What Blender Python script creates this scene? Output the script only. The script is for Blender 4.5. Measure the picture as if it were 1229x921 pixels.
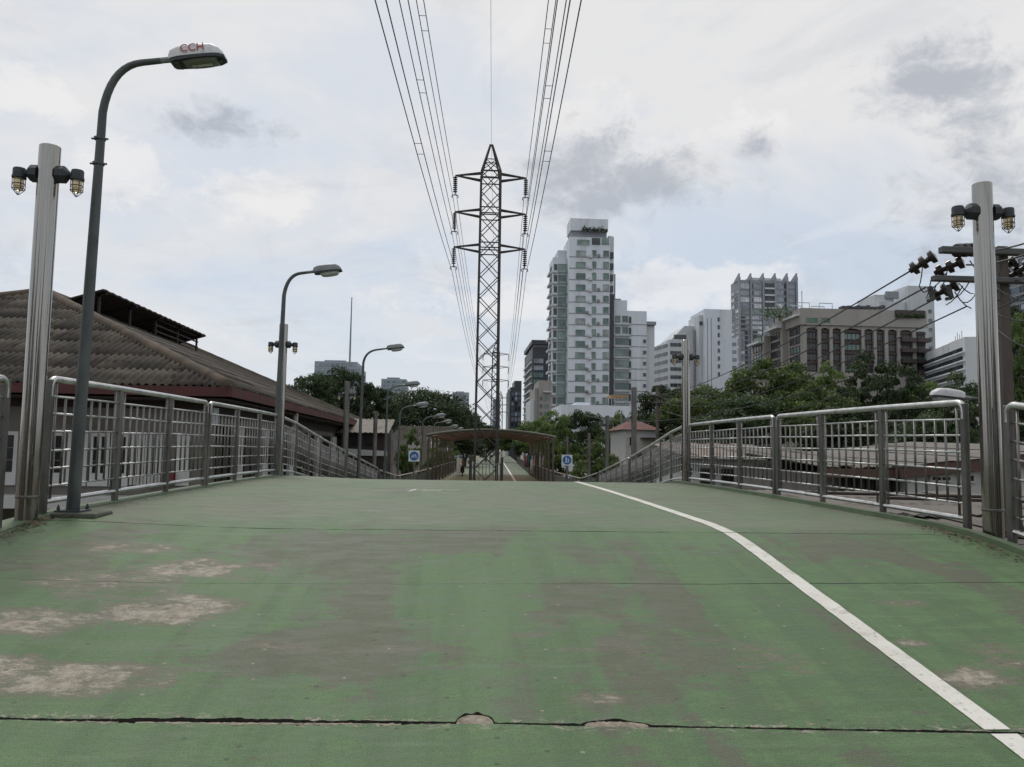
import bpy, bmesh, math, random
import numpy as np
from mathutils import Vector, Matrix, noise as mnoise
R = math.radians
random.seed(7)
rng = np.random.default_rng(7)
for _o in list(bpy.data.objects):
    bpy.data.objects.remove(_o)
scene = bpy.context.scene
COL = scene.collection

# ------------------------------------------------------------------ camera
F, PW, PH = 960.0, 1229.0, 921.0
YAW, PITCH, ROLL = R(3.8), R(4.75), R(0.9)
CAM = Vector((0, 0, 0.69))
fw = Vector((math.sin(YAW) * math.cos(PITCH), math.cos(YAW) * math.cos(PITCH), math.sin(PITCH)))
rt0 = Vector((math.cos(YAW), -math.sin(YAW), 0))
up0 = rt0.cross(fw)
RT = rt0 * math.cos(ROLL) + up0 * math.sin(ROLL)
UP = -rt0 * math.sin(ROLL) + up0 * math.cos(ROLL)
cd = bpy.data.cameras.new('camera')
cam = bpy.data.objects.new('camera', cd)
COL.objects.link(cam)
m = Matrix((RT, UP, -fw)).transposed().to_4x4()
m.translation = CAM
cam.matrix_world = m
cd.sensor_width = 36
cd.lens = F / PW * 36
cd.clip_start = 0.05
cd.clip_end = 6000
scene.camera = cam

def ray(px, py):
    return fw + RT * ((px - PW / 2) / F) - UP * ((py - PH / 2) / F)
def at(px, py, Y):
    d = ray(px, py)
    return CAM + d * (Y / d.y)
def atz(px, py, Z):
    d = ray(px, py)
    return CAM + d * ((Z - CAM.z) / d.z)
RS, RY = 0.144, 7.1            # ramp slope, start of the level part
def atramp(px, py):
    d = ray(px, py)
    return CAM + d * ((-RS * RY - CAM.z) / (d.z - RS * d.y))

# ------------------------------------------------------------------ world, sun, exposure
SUN_EL, SUN_AZ = 58, -18         # azimuth measured from +Y towards +X
world = bpy.data.worlds.new('World')
scene.world = world
world.use_nodes = True
def build_world():
    nt = world.node_tree
    N, L = nt.nodes, nt.links
    N.clear()
    out = N.new('ShaderNodeOutputWorld')
    bg = N.new('ShaderNodeBackground')
    bg.inputs['Strength'].default_value = 0.1
    L.new(bg.outputs[0], out.inputs[0])
    sky = N.new('ShaderNodeTexSky')
    sky.sky_type = 'NISHITA'
    sky.sun_disc = False
    sky.sun_elevation = R(SUN_EL)
    sky.sun_rotation = R(SUN_AZ)
    sky.air_density = 1.0
    sky.dust_density = 2.0
    sky.ozone_density = 1.0
    tc = N.new('ShaderNodeTexCoord')
    def math_(op, a, b=None, c=None, clamp=False):
        n = N.new('ShaderNodeMath'); n.operation = op; n.use_clamp = clamp
        for i, v in enumerate((a, b, c)):
            if v is None: continue
            if isinstance(v, (int, float)): n.inputs[i].default_value = v
            else: L.new(v, n.inputs[i])
        return n.outputs[0]
    def mix(f, a, b):
        n = N.new('ShaderNodeMix'); n.data_type = 'RGBA'
        for s, v in ((0, f), (6, a), (7, b)):
            if isinstance(v, tuple): n.inputs[s].default_value = v
            elif isinstance(v, (int, float)): n.inputs[s].default_value = v
            else: L.new(v, n.inputs[s])
        return n.outputs[2]
    def ss(v, a, b, top=1.0):
        n = N.new('ShaderNodeMapRange'); n.interpolation_type = 'SMOOTHSTEP'
        L.new(v, n.inputs[0]); n.inputs[1].default_value = a; n.inputs[2].default_value = b; n.inputs[4].default_value = top
        return n.outputs[0]
    sep = N.new('ShaderNodeSeparateXYZ')
    nrm = N.new('ShaderNodeVectorMath'); nrm.operation = 'NORMALIZE'
    L.new(tc.outputs['Generated'], nrm.inputs[0])
    L.new(nrm.outputs[0], sep.inputs[0])
    X, Y, Z = sep.outputs
    az = math_('ARCTAN2', X, Y)
    el = math_('ARCSINE', Z)
    zz = math_('MAXIMUM', math_('ADD', Z, 0.22), 0.12)
    cx = math_('DIVIDE', X, zz); cy = math_('DIVIDE', Y, zz)
    cv = N.new('ShaderNodeCombineXYZ')
    L.new(cx, cv.inputs[0]); L.new(cy, cv.inputs[1])
    def noise(scale, detail, rough, dist=0.0, off=0.0, vec=None):
        n = N.new('ShaderNodeTexNoise'); n.noise_dimensions = '2D'
        n.inputs['Scale'].default_value = scale; n.inputs['Detail'].default_value = detail
        n.inputs['Roughness'].default_value = rough; n.inputs['Distortion'].default_value = dist
        mp = N.new('ShaderNodeMapping'); mp.inputs['Location'].default_value = (off * 3.1, off * 1.7, 0)
        L.new(vec if vec is not None else cv.outputs[0], mp.inputs[0]); L.new(mp.outputs[0], n.inputs['Vector'])
        return n.outputs[0]
    # azimuth / elevation vector for patch outlines
    av = N.new('ShaderNodeCombineXYZ')
    L.new(az, av.inputs[0]); L.new(math_('MULTIPLY', el, 1.5), av.inputs[1])
    warp = math_('SUBTRACT', noise(6.0, 8.0, 0.66, 0.5, 3.1, av.outputs[0]), 0.5)
    warp2 = math_('SUBTRACT', noise(24.0, 6.0, 0.65, 0.3, 9.4, av.outputs[0]), 0.5)
    wsum = math_('ADD', warp, math_('MULTIPLY', warp2, 0.75))
    K = 9.6
    def c(r, g, b): return (r * K, g * K, b * K, 1)
    # thin bright veil over pale blue
    hazy = mix(0.86, sky.outputs[0], c(0.60, 0.672, 0.775))
    veil = ss(noise(1.1, 7.0, 0.58, 0.3, 1.7), 0.38, 0.62)
    high = ss(el, R(10), R(27))
    veil = math_('MULTIPLY', math_('ADD', math_('MULTIPLY', veil, 0.75), math_('MULTIPLY', high, 0.5)), 0.95, clamp=True)
    col = mix(veil, hazy, c(0.765, 0.765, 0.772))
    # low horizon glow: pale, slightly warm
    lowm = math_('MULTIPLY', ss(el, R(13), R(1)), 0.7)
    col = mix(lowm, col, c(0.74, 0.768, 0.795))
    # separate cumulus patches: (px, py, half width, half height, grey, white rim)
    # (px, py, half width, half height, grey bias or None, white rim)
    patches = [(245, 150, 85, 24, 0.1, 0), (775, 218, 80, 30, -0.25, 1), (690, 195, 62, 46, -0.15, 1), (730, 240, 60, 22, -0.1, 0),
               (1110, 95, 90, 34, 0.0, 0), (905, 168, 32, 20, 0.15, 1), (1195, 190, 120, 150, 0.35, 0),
               (145, 215, 38, 32, None, 1), (300, 240, 55, 22, None, 1), (835, 350, 75, 26, None, 1),
               (640, 375, 140, 20, None, 1), (20, 118, 50, 16, None, 1)]
    acc_w = acc_g = None
    def ell(a0, e0, sx, sy):
        mp = N.new('ShaderNodeMapping')
        mp.inputs['Scale'].default_value = (1 / sx, 1 / (1.5 * sy), 0)
        mp.inputs['Location'].default_value = (-a0 / sx, -e0 / sy, 0)
        L.new(av.outputs[0], mp.inputs[0])
        ln = N.new('ShaderNodeVectorMath'); ln.operation = 'LENGTH'; L.new(mp.outputs[0], ln.inputs[0])
        return ln.outputs['Value']
    for (px, py, hw, hh, grey, rim) in patches:
        d = ray(px, py).normalized()
        a0, e0 = math.atan2(d.x, d.y), math.asin(d.z)
        sx, sy = hw / F, hh / F
        if rim:
            v = ell(a0, e0 + .35 * sy, sx * 1.2, sy * 1.2)
            acc_w = v if acc_w is None else math_('MINIMUM', acc_w, v)
        if grey is not None:
            v = math_('ADD', ell(a0, e0 - .15 * sy, sx * 1.05, sy * 1.05), grey)
            acc_g = v if acc_g is None else math_('MINIMUM', acc_g, v)
    col = mix(ss(math_('ADD', acc_w, math_('MULTIPLY', wsum, 2.6)), 1.25, 0.45, 0.55), col, c(0.88, 0.862, 0.85))
    col = mix(ss(math_('ADD', acc_g, math_('MULTIPLY', wsum, 2.4)), 1.25, 0.05, 0.85), col, c(0.41, 0.445, 0.505))
    # broken grey cloud all round at the same scale, above and behind
    outm = ss(noise(2.3, 7.0, 0.62, 0.5, 5.2), 0.50, 0.72)
    col = mix(math_('MULTIPLY', outm, 0.32), col, c(0.50, 0.53, 0.585))
    bright = ss(noise(2.9, 8.0, 0.66, 0.6, 8.3), 0.55, 0.74)
    col = mix(math_('MULTIPLY', bright, 0.22), col, c(0.93, 0.91, 0.895))
    L.new(col, bg.inputs['Color'])
build_world()
world.cycles.sampling_method = 'MANUAL'
world.cycles.sample_map_resolution = 512
cy = scene.cycles
cy.max_bounces = 5; cy.diffuse_bounces = 3; cy.glossy_bounces = 3; cy.transmission_bounces = 4; cy.transparent_max_bounces = 4
cy.use_adaptive_sampling = True; cy.adaptive_threshold = 0.02
cy.caustics_reflective = False; cy.caustics_refractive = False
sd = bpy.data.lights.new('sun', 'SUN')
sd.energy = 1.45
sd.angle = R(14)
sd.color = (1.0, 0.96, 0.9)
sun = bpy.data.objects.new('sun', sd)
COL.objects.link(sun)
_sd = Vector((math.sin(R(SUN_AZ)) * math.cos(R(SUN_EL)), math.cos(R(SUN_AZ)) * math.cos(R(SUN_EL)), math.sin(R(SUN_EL))))
sun.rotation_euler = (-_sd).to_track_quat('-Z', 'Y').to_euler()
sun.location = (0, 0, 40)
vs = scene.view_settings
vs.view_transform = 'Standard'; vs.look = 'None'; vs.exposure = 0.1; vs.gamma = 1.0; vs.use_curve_mapping = False

# ------------------------------------------------------------------ helpers
class MB:
    def __init__(s): s.v = []; s.f = []
    def quad(s, a, b, c, d):
        i = len(s.v); s.v += [tuple(a), tuple(b), tuple(c), tuple(d)]; s.f.append((i, i + 1, i + 2, i + 3)); return s
    def poly(s, pts):
        i = len(s.v); s.v += [tuple(p) for p in pts]; s.f.append(tuple(range(i, i + len(pts)))); return s
    def box(s, x0, x1, y0, y1, z0, z1):
        i = len(s.v)
        s.v += [(x, y, z) for z in (z0, z1) for y in (y0, y1) for x in (x0, x1)]
        for f in ((0, 2, 3, 1), (4, 5, 7, 6), (0, 1, 5, 4), (2, 6, 7, 3), (0, 4, 6, 2), (1, 3, 7, 5)):
            s.f.append(tuple(i + k for k in f))
        return s
    def obox(s, o, u, v, w):      # corner + three edge vectors
        o, u, v, w = map(Vector, (o, u, v, w)); i = len(s.v)
        s.v += [tuple(o + u * a + v * b + w * c) for c in (0, 1) for b in (0, 1) for a in (0, 1)]
        for f in ((0, 2, 3, 1), (4, 5, 7, 6), (0, 1, 5, 4), (2, 6, 7, 3), (0, 4, 6, 2), (1, 3, 7, 5)):
            s.f.append(tuple(i + k for k in f))
        return s
    def bar(s, p, q, w, h=None, ref=(0, 0, 1)):
        p, q = Vector(p), Vector(q); h = h or w
        d = (q - p).normalized(); r = Vector(ref)
        if abs(d.dot(r)) > .95: r = Vector((0, 1, 0))
        a = d.cross(r).normalized() * w; b = a.cross(d).normalized() * h
        return s.obox(p - a / 2 - b / 2, a, b, q - p)
    def tube(s, pts, r, n=8, caps=True):
        pts = [Vector(p) for p in pts]; k = len(pts)
        rr = r if isinstance(r, (list, tuple)) else [r] * k
        i0 = len(s.v); prev = None
        for j, p in enumerate(pts):
            t = (pts[min(j + 1, k - 1)] - pts[max(j - 1, 0)]).normalized()
            if prev is None:
                ref = Vector((0, 0, 1)) if abs(t.z) < .9 else Vector((1, 0, 0))
                a = t.cross(ref).normalized()
            else:
                a = (prev - t * prev.dot(t)).normalized()
            prev = a; b = t.cross(a)
            for q in range(n):
                an = 2 * math.pi * q / n
                s.v.append(tuple(p + (a * math.cos(an) + b * math.sin(an)) * rr[j]))
        for j in range(k - 1):
            for q in range(n):
                q2 = (q + 1) % n
                s.f.append((i0 + j * n + q, i0 + j * n + q2, i0 + (j + 1) * n + q2, i0 + (j + 1) * n + q))
        if caps:
            s.f.append(tuple(i0 + q for q in reversed(range(n))))
            s.f.append(tuple(i0 + (k - 1) * n + q for q in range(n)))
        return s
    def lathe(s, c, prof, n=16):   # profile (r, z) about vertical axis through c
        c = Vector(c)
        return s.tube([c + Vector((0, 0, z)) for r, z in prof], [r for r, z in prof], n)
    def prism(s, outline, vec):
        i = len(s.v); n = len(outline); vec = Vector(vec)
        s.v += [tuple(p) for p in outline] + [tuple(Vector(p) + vec) for p in outline]
        s.f.append(tuple(i + k for k in reversed(range(n)))); s.f.append(tuple(i + n + k for k in range(n)))
        for k in range(n):
            k2 = (k + 1) % n
            s.f.append((i + k, i + k2, i + n + k2, i + n + k))
        return s
    def mesh(s, name, smooth=False):
        me = bpy.data.meshes.new(name); me.from_pydata(s.v, [], s.f)
        if smooth: me.polygons.foreach_set('use_smooth', [True] * len(me.polygons))
        me.update(); return me
    def build(s, name, mat, parent=None, smooth=False, fix=True):
        me = s.mesh(name, smooth)
        if fix:
            bm = bmesh.new(); bm.from_mesh(me)
            bmesh.ops.recalc_face_normals(bm, faces=bm.faces); bm.to_mesh(me); bm.free()
        return link(name, me, mat, parent)
def link(name, me, mat=None, parent=None):
    o = bpy.data.objects.new(name, me); COL.objects.link(o)
    if mat is not None and not len(me.materials): me.materials.append(mat)
    if parent is not None:
        o.parent = parent
        if parent.get('_l'):
            o.matrix_parent_inverse = Matrix.Translation(-Vector(parent['_l']))
    return o
def thing(name, label, cat, loc=(0, 0, 0), group=None, **k):
    """Empty at the thing's base; parts are modelled in world coordinates"""
    o = bpy.data.objects.new(name, None); COL.objects.link(o); o.location = loc
    o.empty_display_size = .2
    o['label'] = label; o['category'] = cat
    if group: o['group'] = group
    o['_l'] = tuple(loc)
    return o
def tag(o, label, cat, group=None):
    o['label'] = label; o['category'] = cat
    if group: o['group'] = group
    return o
def autosmooth(o, ang=40):
    me = o.data
    me.polygons.foreach_set('use_smooth', [True] * len(me.polygons))
    me.set_sharp_from_angle(angle=R(ang))
    return o
def bevel(o, w, seg=2):
    b = o.modifiers.new('bevel', 'BEVEL'); b.width = w; b.segments = seg; b.limit_method = 'ANGLE'; b.angle_limit = R(35)
    return o

# ------------------------------------------------------------------ materials
def srgb(r, g, b):
    f = lambda c: (c / 255 / 12.92) if c / 255 <= .04045 else ((c / 255 + .055) / 1.055) ** 2.4
    return (f(r), f(g), f(b), 1)
class MT:
    """small node-graph helper around a Principled material"""
    def __init__(s, name):
        s.m = bpy.data.materials.new(name); s.m.use_nodes = True
        s.N = s.m.node_tree.nodes; s.L = s.m.node_tree.links
        s.b = s.N['Principled BSDF']
        g = s.N.new('ShaderNodeNewGeometry'); s.pos = g.outputs['Position']
    def set(s, k, v):
        if hasattr(v, 'links'): s.L.new(v, s.b.inputs[k])
        else: s.b.inputs[k].default_value = v
    def math(s, op, a, b=None, clamp=False):
        n = s.N.new('ShaderNodeMath'); n.operation = op; n.use_clamp = clamp
        for i, v in enumerate((a, b)):
            if v is None: continue
            if isinstance(v, (int, float)): n.inputs[i].default_value = v
            else: s.L.new(v, n.inputs[i])
        return n.outputs[0]
    def vec(s, scale, off=(0, 0, 0), src=None):
        n = s.N.new('ShaderNodeMapping'); n.inputs['Scale'].default_value = scale; n.inputs['Location'].default_value = off
        s.L.new(src or s.pos, n.inputs['Vector']); return n.outputs[0]
    dims = '3D'
    def noise(s, scale, detail=4, rough=.55, dist=0, vec=None):
        n = s.N.new('ShaderNodeTexNoise'); n.noise_dimensions = s.dims; n.inputs['Scale'].default_value = scale
        n.inputs['Detail'].default_value = detail; n.inputs['Roughness'].default_value = rough; n.inputs['Distortion'].default_value = dist
        s.L.new(vec or s.pos, n.inputs['Vector']); return n.outputs[0]
    def ss(s, v, a, b, o0=0., o1=1.):
        n = s.N.new('ShaderNodeMapRange'); n.interpolation_type = 'SMOOTHSTEP'
        s.L.new(v, n.inputs[0]); n.inputs[1].default_value = a; n.inputs[2].default_value = b
        n.inputs[3].default_value = o0; n.inputs[4].default_value = o1
        return n.outputs[0]
    def mix(s, f, a, b, mode='MIX'):
        n = s.N.new('ShaderNodeMix'); n.data_type = 'RGBA'; n.blend_type = mode
        for k, v in ((0, f), (6, a), (7, b)):
            if isinstance(v, (tuple, list, int, float)): n.inputs[k].default_value = v
            else: s.L.new(v, n.inputs[k])
        return n.outputs[2]
    def bump(s, h, strength=.3, dist=.01):
        n = s.N.new('ShaderNodeBump'); n.inputs['Strength'].default_value = strength; n.inputs['Distance'].default_value = dist
        s.L.new(h, n.inputs['Height']); s.L.new(n.outputs[0], s.b.inputs['Normal'])
def simple(name, col, rough=.6, metal=0., var=.25, scale=3., dirt=None, dscale=1.2, bump=0., stretch=(1, 1, 1), spec=.5):
    t = MT(name)
    c2 = tuple(x * (1 - var) for x in col[:3]) + (1,)
    c3 = tuple(min(1, x * (1 + var * .6)) for x in col[:3]) + (1,)
    v = t.vec(stretch)
    n = t.noise(scale, 6, .6, 0, v)
    c = t.mix(t.ss(n, .3, .7), c2, c3)
    if dirt:
        d = t.ss(t.noise(dscale, 7, .65, .3, v), .5, .72)
        c = t.mix(d, c, dirt)
    t.set('Base Color', c); t.set('Metallic', metal); t.set('Specular IOR Level', spec)
    t.set('Roughness', t.ss(n, .2, .8, max(.05, rough - .12), min(1, rough + .12)))
    if bump: t.bump(t.noise(scale * 6, 5, .6, 0, v), bump, .02)
    return t.m
M = {}
M['steel'] = simple('brushed_steel', (.50, .50, .50, 1), .34, .95, .22, 6, (.20, .19, .17, 1), 2.5, 0, (1, 1, .35))
M['rail_steel'] = simple('handrail_steel', (.56, .56, .55, 1), .36, .92, .16, 9, (.30, .29, .275, 1), 4)
M['bar_steel'] = simple('weathered_bar_steel_dark_reflection', (.21, .205, .195, 1), .45, .8, .25, 8, (.10, .095, .085, 1), 3)  # weathering plus the uprights' dark reflections, put into the base colour
M['post_steel'] = simple('weathered_post_steel_dark_reflection', (.17, .165, .155, 1), .45, .75, .3, 5, (.09, .083, .072, 1), 2.2, 0, (1, 1, .3))  # weathered steel, darkened in colour for the dark surroundings the posts reflect
def pole_mat():
    t = MT('stained_pole_dark_reflection')
    v = t.vec((5, 5, .5)); st = t.noise(2.0, 8, .66, .6, v)
    sp = t.N.new('ShaderNodeSeparateXYZ'); t.L.new(t.pos, sp.inputs[0])
    low = t.ss(sp.outputs[2], 2.4, .4)
    g = t.math('MULTIPLY', t.ss(st, .44, .7), t.math('ADD', t.math('MULTIPLY', low, .85), .18), True)
    c = t.mix(t.ss(st, .3, .7), (.27, .26, .24, 1), (.40, .385, .355, 1))
    c = t.mix(g, c, (.11, .082, .058, 1))  # stain streaks, stronger low to paint in the dark lower reflection
    t.set('Base Color', c); t.set('Metallic', .92)
    t.set('Roughness', t.ss(g, 0, 1, .09, .36))
    return t.m
M['pole_steel'] = pole_mat()
M['lamp_pole'] = simple('galvanised_lamp_pole', srgb(88, 93, 93), .55, .3, .3, 5, srgb(58, 62, 62), 2.0, .05, (1, 1, .4))
M['lamp_grey'] = simple('grey_lamp_housing', srgb(128, 132, 134), .45, .2, .15, 6, srgb(90, 92, 92), 4)
M['lamp_white'] = simple('white_lamp_housing', srgb(214, 214, 216), .42, 0, .08, 8, srgb(165, 163, 158), 7)
M['dark_cast'] = simple('dark_cast_metal', srgb(62, 66, 70), .55, .3, .25, 12)
M['black'] = simple('black_rubber', (.012, .012, .012, 1), .6)
M['red_paint'] = simple('red_letter_paint', srgb(170, 62, 66), .55, 0, .1)
M['white_paint'] = simple('white_paint', (.78, .77, .74, 1), .55, 0, .05, 5)
M['lattice'] = simple('dark_lattice_steel', srgb(66, 62, 62), .6, .3, .25, 3)
M['insul'] = simple('brown_porcelain', srgb(48, 38, 36), .25, 0, .2, 8)
M['cable'] = simple('weathered_cable', srgb(96, 98, 102), .6, .3, .1)
M['black_cable'] = simple('black_cable', srgb(40, 40, 42), .6, 0, .1)
def glass(name, col, rough=.08, var=.3, scale=.35):
    t = MT(name); n = t.noise(scale, 3, .5)
    c2 = tuple(x * (1 - var) for x in col[:3]) + (1,); c3 = tuple(min(1, x * (1 + var)) for x in col[:3]) + (1,)
    t.set('Base Color', t.mix(t.ss(n, .35, .65), c2, c3)); t.set('Roughness', rough); t.set('Specular IOR Level', .6)
    return t.m
def clear_glass(name, col, trans=.85):
    t = MT(name); t.set('Base Color', col); t.set('Transmission Weight', trans); t.set('Roughness', .12); t.set('IOR', 1.3)
    return t.m
M['jar'] = clear_glass('yellowed_lamp_glass', (.72, .58, .36, 1), .6)
M['lens'] = clear_glass('cloudy_lamp_lens', (.55, .58, .50, 1), .65)
M['lens_bright'] = clear_glass('clear_lamp_lens', (.92, .93, .93, 1), .5)

# ------------------------------------------------------------------ ground and walkway (setting)
def deck_mat():
    t = MT('worn_green_deck_paint'); t.dims = '2D'
    g1, g2 = (.076, .150, .056, 1), (.110, .200, .079, 1)
    grime, bare, dust = (.108, .106, .076, 1), (.42, .37, .295, 1), (.160, .182, .122, 1)
    brush = t.noise(3.0, 7, .62, .2, t.vec((.9, 2.6, 1)))
    fine = t.noise(38, 5, .65, 0, t.vec((.8, 1.6, 1)))
    c = t.mix(t.ss(brush, .34, .66), g1, g2)
    roll = t.noise(1.0, 6, .62, .15, t.vec((5.5, .32, 1), (4, 2, 0)))      # roller marks along the walkway
    c = t.mix(t.ss(roll, .40, .66, 0., .55), c, (.066, .118, .052, 1))
    c = t.mix(t.ss(t.noise(1.6, 5, .6, .2, t.vec((.35, 4.0, 1), (9, 3, 0))), .55, .72, 0., .4), c, (.135, .205, .105, 1))
    # lanes of grey-brown wear running along the walkway, broken up crosswise
    wn = t.noise(.95, 5, .60, .5, t.vec((1.25, .55, 1), (3.3, 1.1, 0)))
    wn2 = t.noise(4.5, 6, .66, .3, t.vec((.8, 1.5, 1), (1, 7, 0)))
    w = t.math('ADD', wn, t.math('MULTIPLY', t.math('SUBTRACT', wn2, .5), .42))
    def blob(cx, cy, sx, sy, amp):
        v = t.vec((1 / sx, 1 / sy, 0), (-cx / sx, -cy / sy, 0))
        n = t.N.new('ShaderNodeVectorMath'); n.operation = 'LENGTH'; t.L.new(v, n.inputs[0])
        return t.ss(n.outputs['Value'], 1.25, .25, 0., amp)
    acc = None
    for (px, py, sx, sy, a) in [(400, 770, .55, .75, .20), (430, 700, .5, .5, .10), (760, 720, .75, 1.3, .17), (860, 800, .6, .6, .15), (560, 645, .35, .5, .14), (350, 660, .9, .7, .12),
                                (700, 655, .6, .4, .14), (1010, 700, .7, .6, .08), (250, 790, .5, .4, .12), (60, 700, .8, .5, .1), (420, 900, .5, .12, .08), (1050, 745, .5, .4, .06)]:
        p = atramp(px, py); b = blob(p.x, p.y, sx, sy, a)
        acc = b if acc is None else t.math('ADD', acc, b)
    w = t.math('ADD', w, acc)
    w = t.math('ADD', w, t.math('MULTIPLY', t.math('SUBTRACT', t.noise(16, 6, .7, .3, t.vec((.7, 2.2, 1))), .5), .22))
    gm = t.math('MULTIPLY', t.ss(w, .535, .64), .80)
    c = t.mix(gm, c, grime)
    # fresh paint strip along the middle of the ramp
    p0, p1 = atramp(585, 820), atramp(560, 700)
    strip = blob(p0.x + .02, 4.8, .13, 1.5, 1)
    c = t.mix(t.math('MULTIPLY', t.math('MULTIPLY', strip, t.ss(fine, .25, .55)), .55), c, (.118, .205, .094, 1))
    # scraped bare patches
    sc = None
    for (px, py, sx, sy, a) in [(205, 732, .55, .36, 1.12), (100, 815, .55, .26, 1.18), (235, 682, .48, .32, 1.0), (35, 750, .55, .30, 1.0), (160, 662, .60, .22, .85), (130, 700, .8, .5, .70),
                                (310, 690, .4, .4, .55), (20, 805, .35, .22, 1.0), (1165, 812, .26, .20, .9), (1095, 772, .16, .09, .8), (1080, 722, .22, .14, .65), (1010, 700, .25, .08, .7),
                                (330, 775, .30, .14, .75), (1205, 790, .3, .4, .55), (700, 770, .9, .8, .32), (900, 790, .6, .6, .38), (440, 790, .3, .3, .55), (720, 838, .2, .08, .7)]:
        p = atramp(px, py); b = blob(p.x, p.y, sx, sy, a)
        sc = b if sc is None else t.math('MAXIMUM', sc, b)
    sn = t.noise(3.4, 10, .78, .15, t.vec((.8, 1.35, 1), (2, 5, 0)))
    sn2 = t.noise(19, 8, .78, .15, t.vec((.6, 1.6, 1)))
    k = t.math('ADD', t.math('MULTIPLY', sn, .88), t.math('MULTIPLY', sn2, .30))
    k = t.math('ADD', k, t.math('MULTIPLY', t.math('SUBTRACT', sc, 1.0), .30))
    pale = t.ss(k, .515, .62)
    under = t.ss(k, .385, .53)
    c = t.mix(t.math('MULTIPLY', under, .80), c, (.158, .134, .102, 1))
    c = t.mix(t.math('MULTIPLY', pale, .92), c, t.mix(t.ss(t.noise(13, 7, .75, .1), .38, .62), bare, (.24, .205, .16, 1)))
    # dusty level part beyond the change of slope
    sp = t.N.new('ShaderNodeSeparateXYZ'); t.L.new(t.pos, sp.inputs[0])
    du = t.math('MULTIPLY', t.ss(sp.outputs[1], 7.0, 7.6), t.ss(t.noise(1.3, 6, .62, .3, t.vec((.6, .45, 1))), .36, .62, .34, .82))
    c = t.mix(du, c, dust)
    # broken paint along the open joint, grime and contact shade painted along both edges
    jd = t.math('ABSOLUTE', t.math('SUBTRACT', t.math('ADD', sp.outputs[1], t.math('MULTIPLY', sp.outputs[0], .042)), 3.612))
    jn = t.noise(20, 7, .75, .4, t.vec((.8, 1.2, 1)))
    jm = t.math('MULTIPLY', t.ss(jd, .085, .012), t.ss(jn, .50, .60))
    c = t.mix(t.math('MULTIPLY', jm, .85), c, t.mix(t.ss(sn2, .45, .55), (.04, .036, .03, 1), bare))
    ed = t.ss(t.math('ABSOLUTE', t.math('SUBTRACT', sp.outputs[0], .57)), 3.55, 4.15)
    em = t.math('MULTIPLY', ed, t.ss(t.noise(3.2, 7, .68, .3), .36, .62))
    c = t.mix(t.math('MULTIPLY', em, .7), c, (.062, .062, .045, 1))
    # specks, pock marks, little chips
    vo = t.N.new('ShaderNodeTexVoronoi'); vo.voronoi_dimensions = '2D'; vo.inputs['Scale'].default_value = 4.7; vo.inputs['Randomness'].default_value = 1.0; t.L.new(t.vec((1, 1.2, 1)), vo.inputs['Vector'])
    sep = t.N.new('ShaderNodeSeparateColor'); t.L.new(vo.outputs['Color'], sep.inputs[0])
    dk = t.math('MULTIPLY', t.ss(vo.outputs['Distance'], .075, .04), t.ss(sep.outputs[0], .78, .82))
    lt = t.math('MULTIPLY', t.ss(vo.outputs['Distance'], .06, .03), t.ss(sep.outputs[1], .88, .92))
    c = t.mix(t.math('MULTIPLY', dk, .7), c, (.035, .045, .03, 1))
    c = t.mix(t.math('MULTIPLY', lt, .6), c, bare)
    c = t.mix(t.ss(fine, .35, .75, 0, .25), c, (.05, .06, .038, 1))
    grit = t.noise(150, 3, .7)
    c = t.mix(t.ss(grit, .50, .66, 0., .6), c, (.04, .052, .03, 1))
    c = t.mix(t.ss(t.noise(48, 5, .75), .60, .70, 0., .55), c, (.05, .058, .036, 1))
    c = t.mix(t.ss(grit, .46, .32, 0., .25), c, (.22, .23, .17, 1))
    t.set('Base Color', c)
    t.set('Roughness', t.ss(brush, .3, .7, .5, .68)); t.set('Specular IOR Level', .28)
    t.bump(t.noise(11, 6, .68, .2, t.vec((.8, 2.0, 1))), .55, .014)
    return t.m
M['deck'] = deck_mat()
def line_mat():
    t = MT('worn_white_line_paint')
    n = t.noise(30, 7, .7, .2); n2 = t.noise(3, 5, .6)
    c = t.mix(t.ss(n2, .35, .7), (.64, .625, .57, 1), (.54, .52, .46, 1))
    c = t.mix(t.math('MULTIPLY', t.ss(n, .56, .66), .75), c, (.19, .22, .15, 1))
    c = t.mix(t.ss(t.noise(7, 7, .7, .4), .54, .70, 0., .6), c, (.33, .31, .26, 1))
    t.set('Base Color', c); t.set('Roughness', .6); return t.m
M['line'] = line_mat()
M['conc'] = simple('pale_broken_concrete', srgb(158, 148, 132), .9, 0, .3, 30, srgb(92, 82, 70), 14, .6)
M['dirt'] = simple('dirt_in_joint', (.022, .020, .017, 1), .95, 0, .4, 20, None, 1, .4)
M['joint_wall'] = simple('broken_joint_wall', (.045, .038, .032, 1), .95, 0, .4, 25)
M['beam'] = simple('grey_concrete', srgb(132, 130, 124), .85, 0, .15, 1.5, srgb(90, 88, 82), .7, .2)
M['ground'] = simple('dusty_ground', srgb(112, 106, 92), .95, 0, .2, .3, srgb(70, 84, 50), .06, .2)
M['plinth'] = simple('dirty_concrete_plinth', srgb(84, 88, 76), .9, 0, .3, 6, srgb(52, 54, 46), 4, .4)
M['kerb'] = simple('green_painted_kerb', (.074, .115, .055, 1), .6, 0, .25, 4, (.06, .075, .05, 1), 3, .2)

def struct(o): o['kind'] = 'structure'; return o
gm_ = MB()
gm_.quad((-2500, -300, -5), (2500, -300, -5), (2500, 4500, -5), (-2500, 4500, -5))
struct(gm_.build('ground', M['ground'], fix=False))

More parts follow.
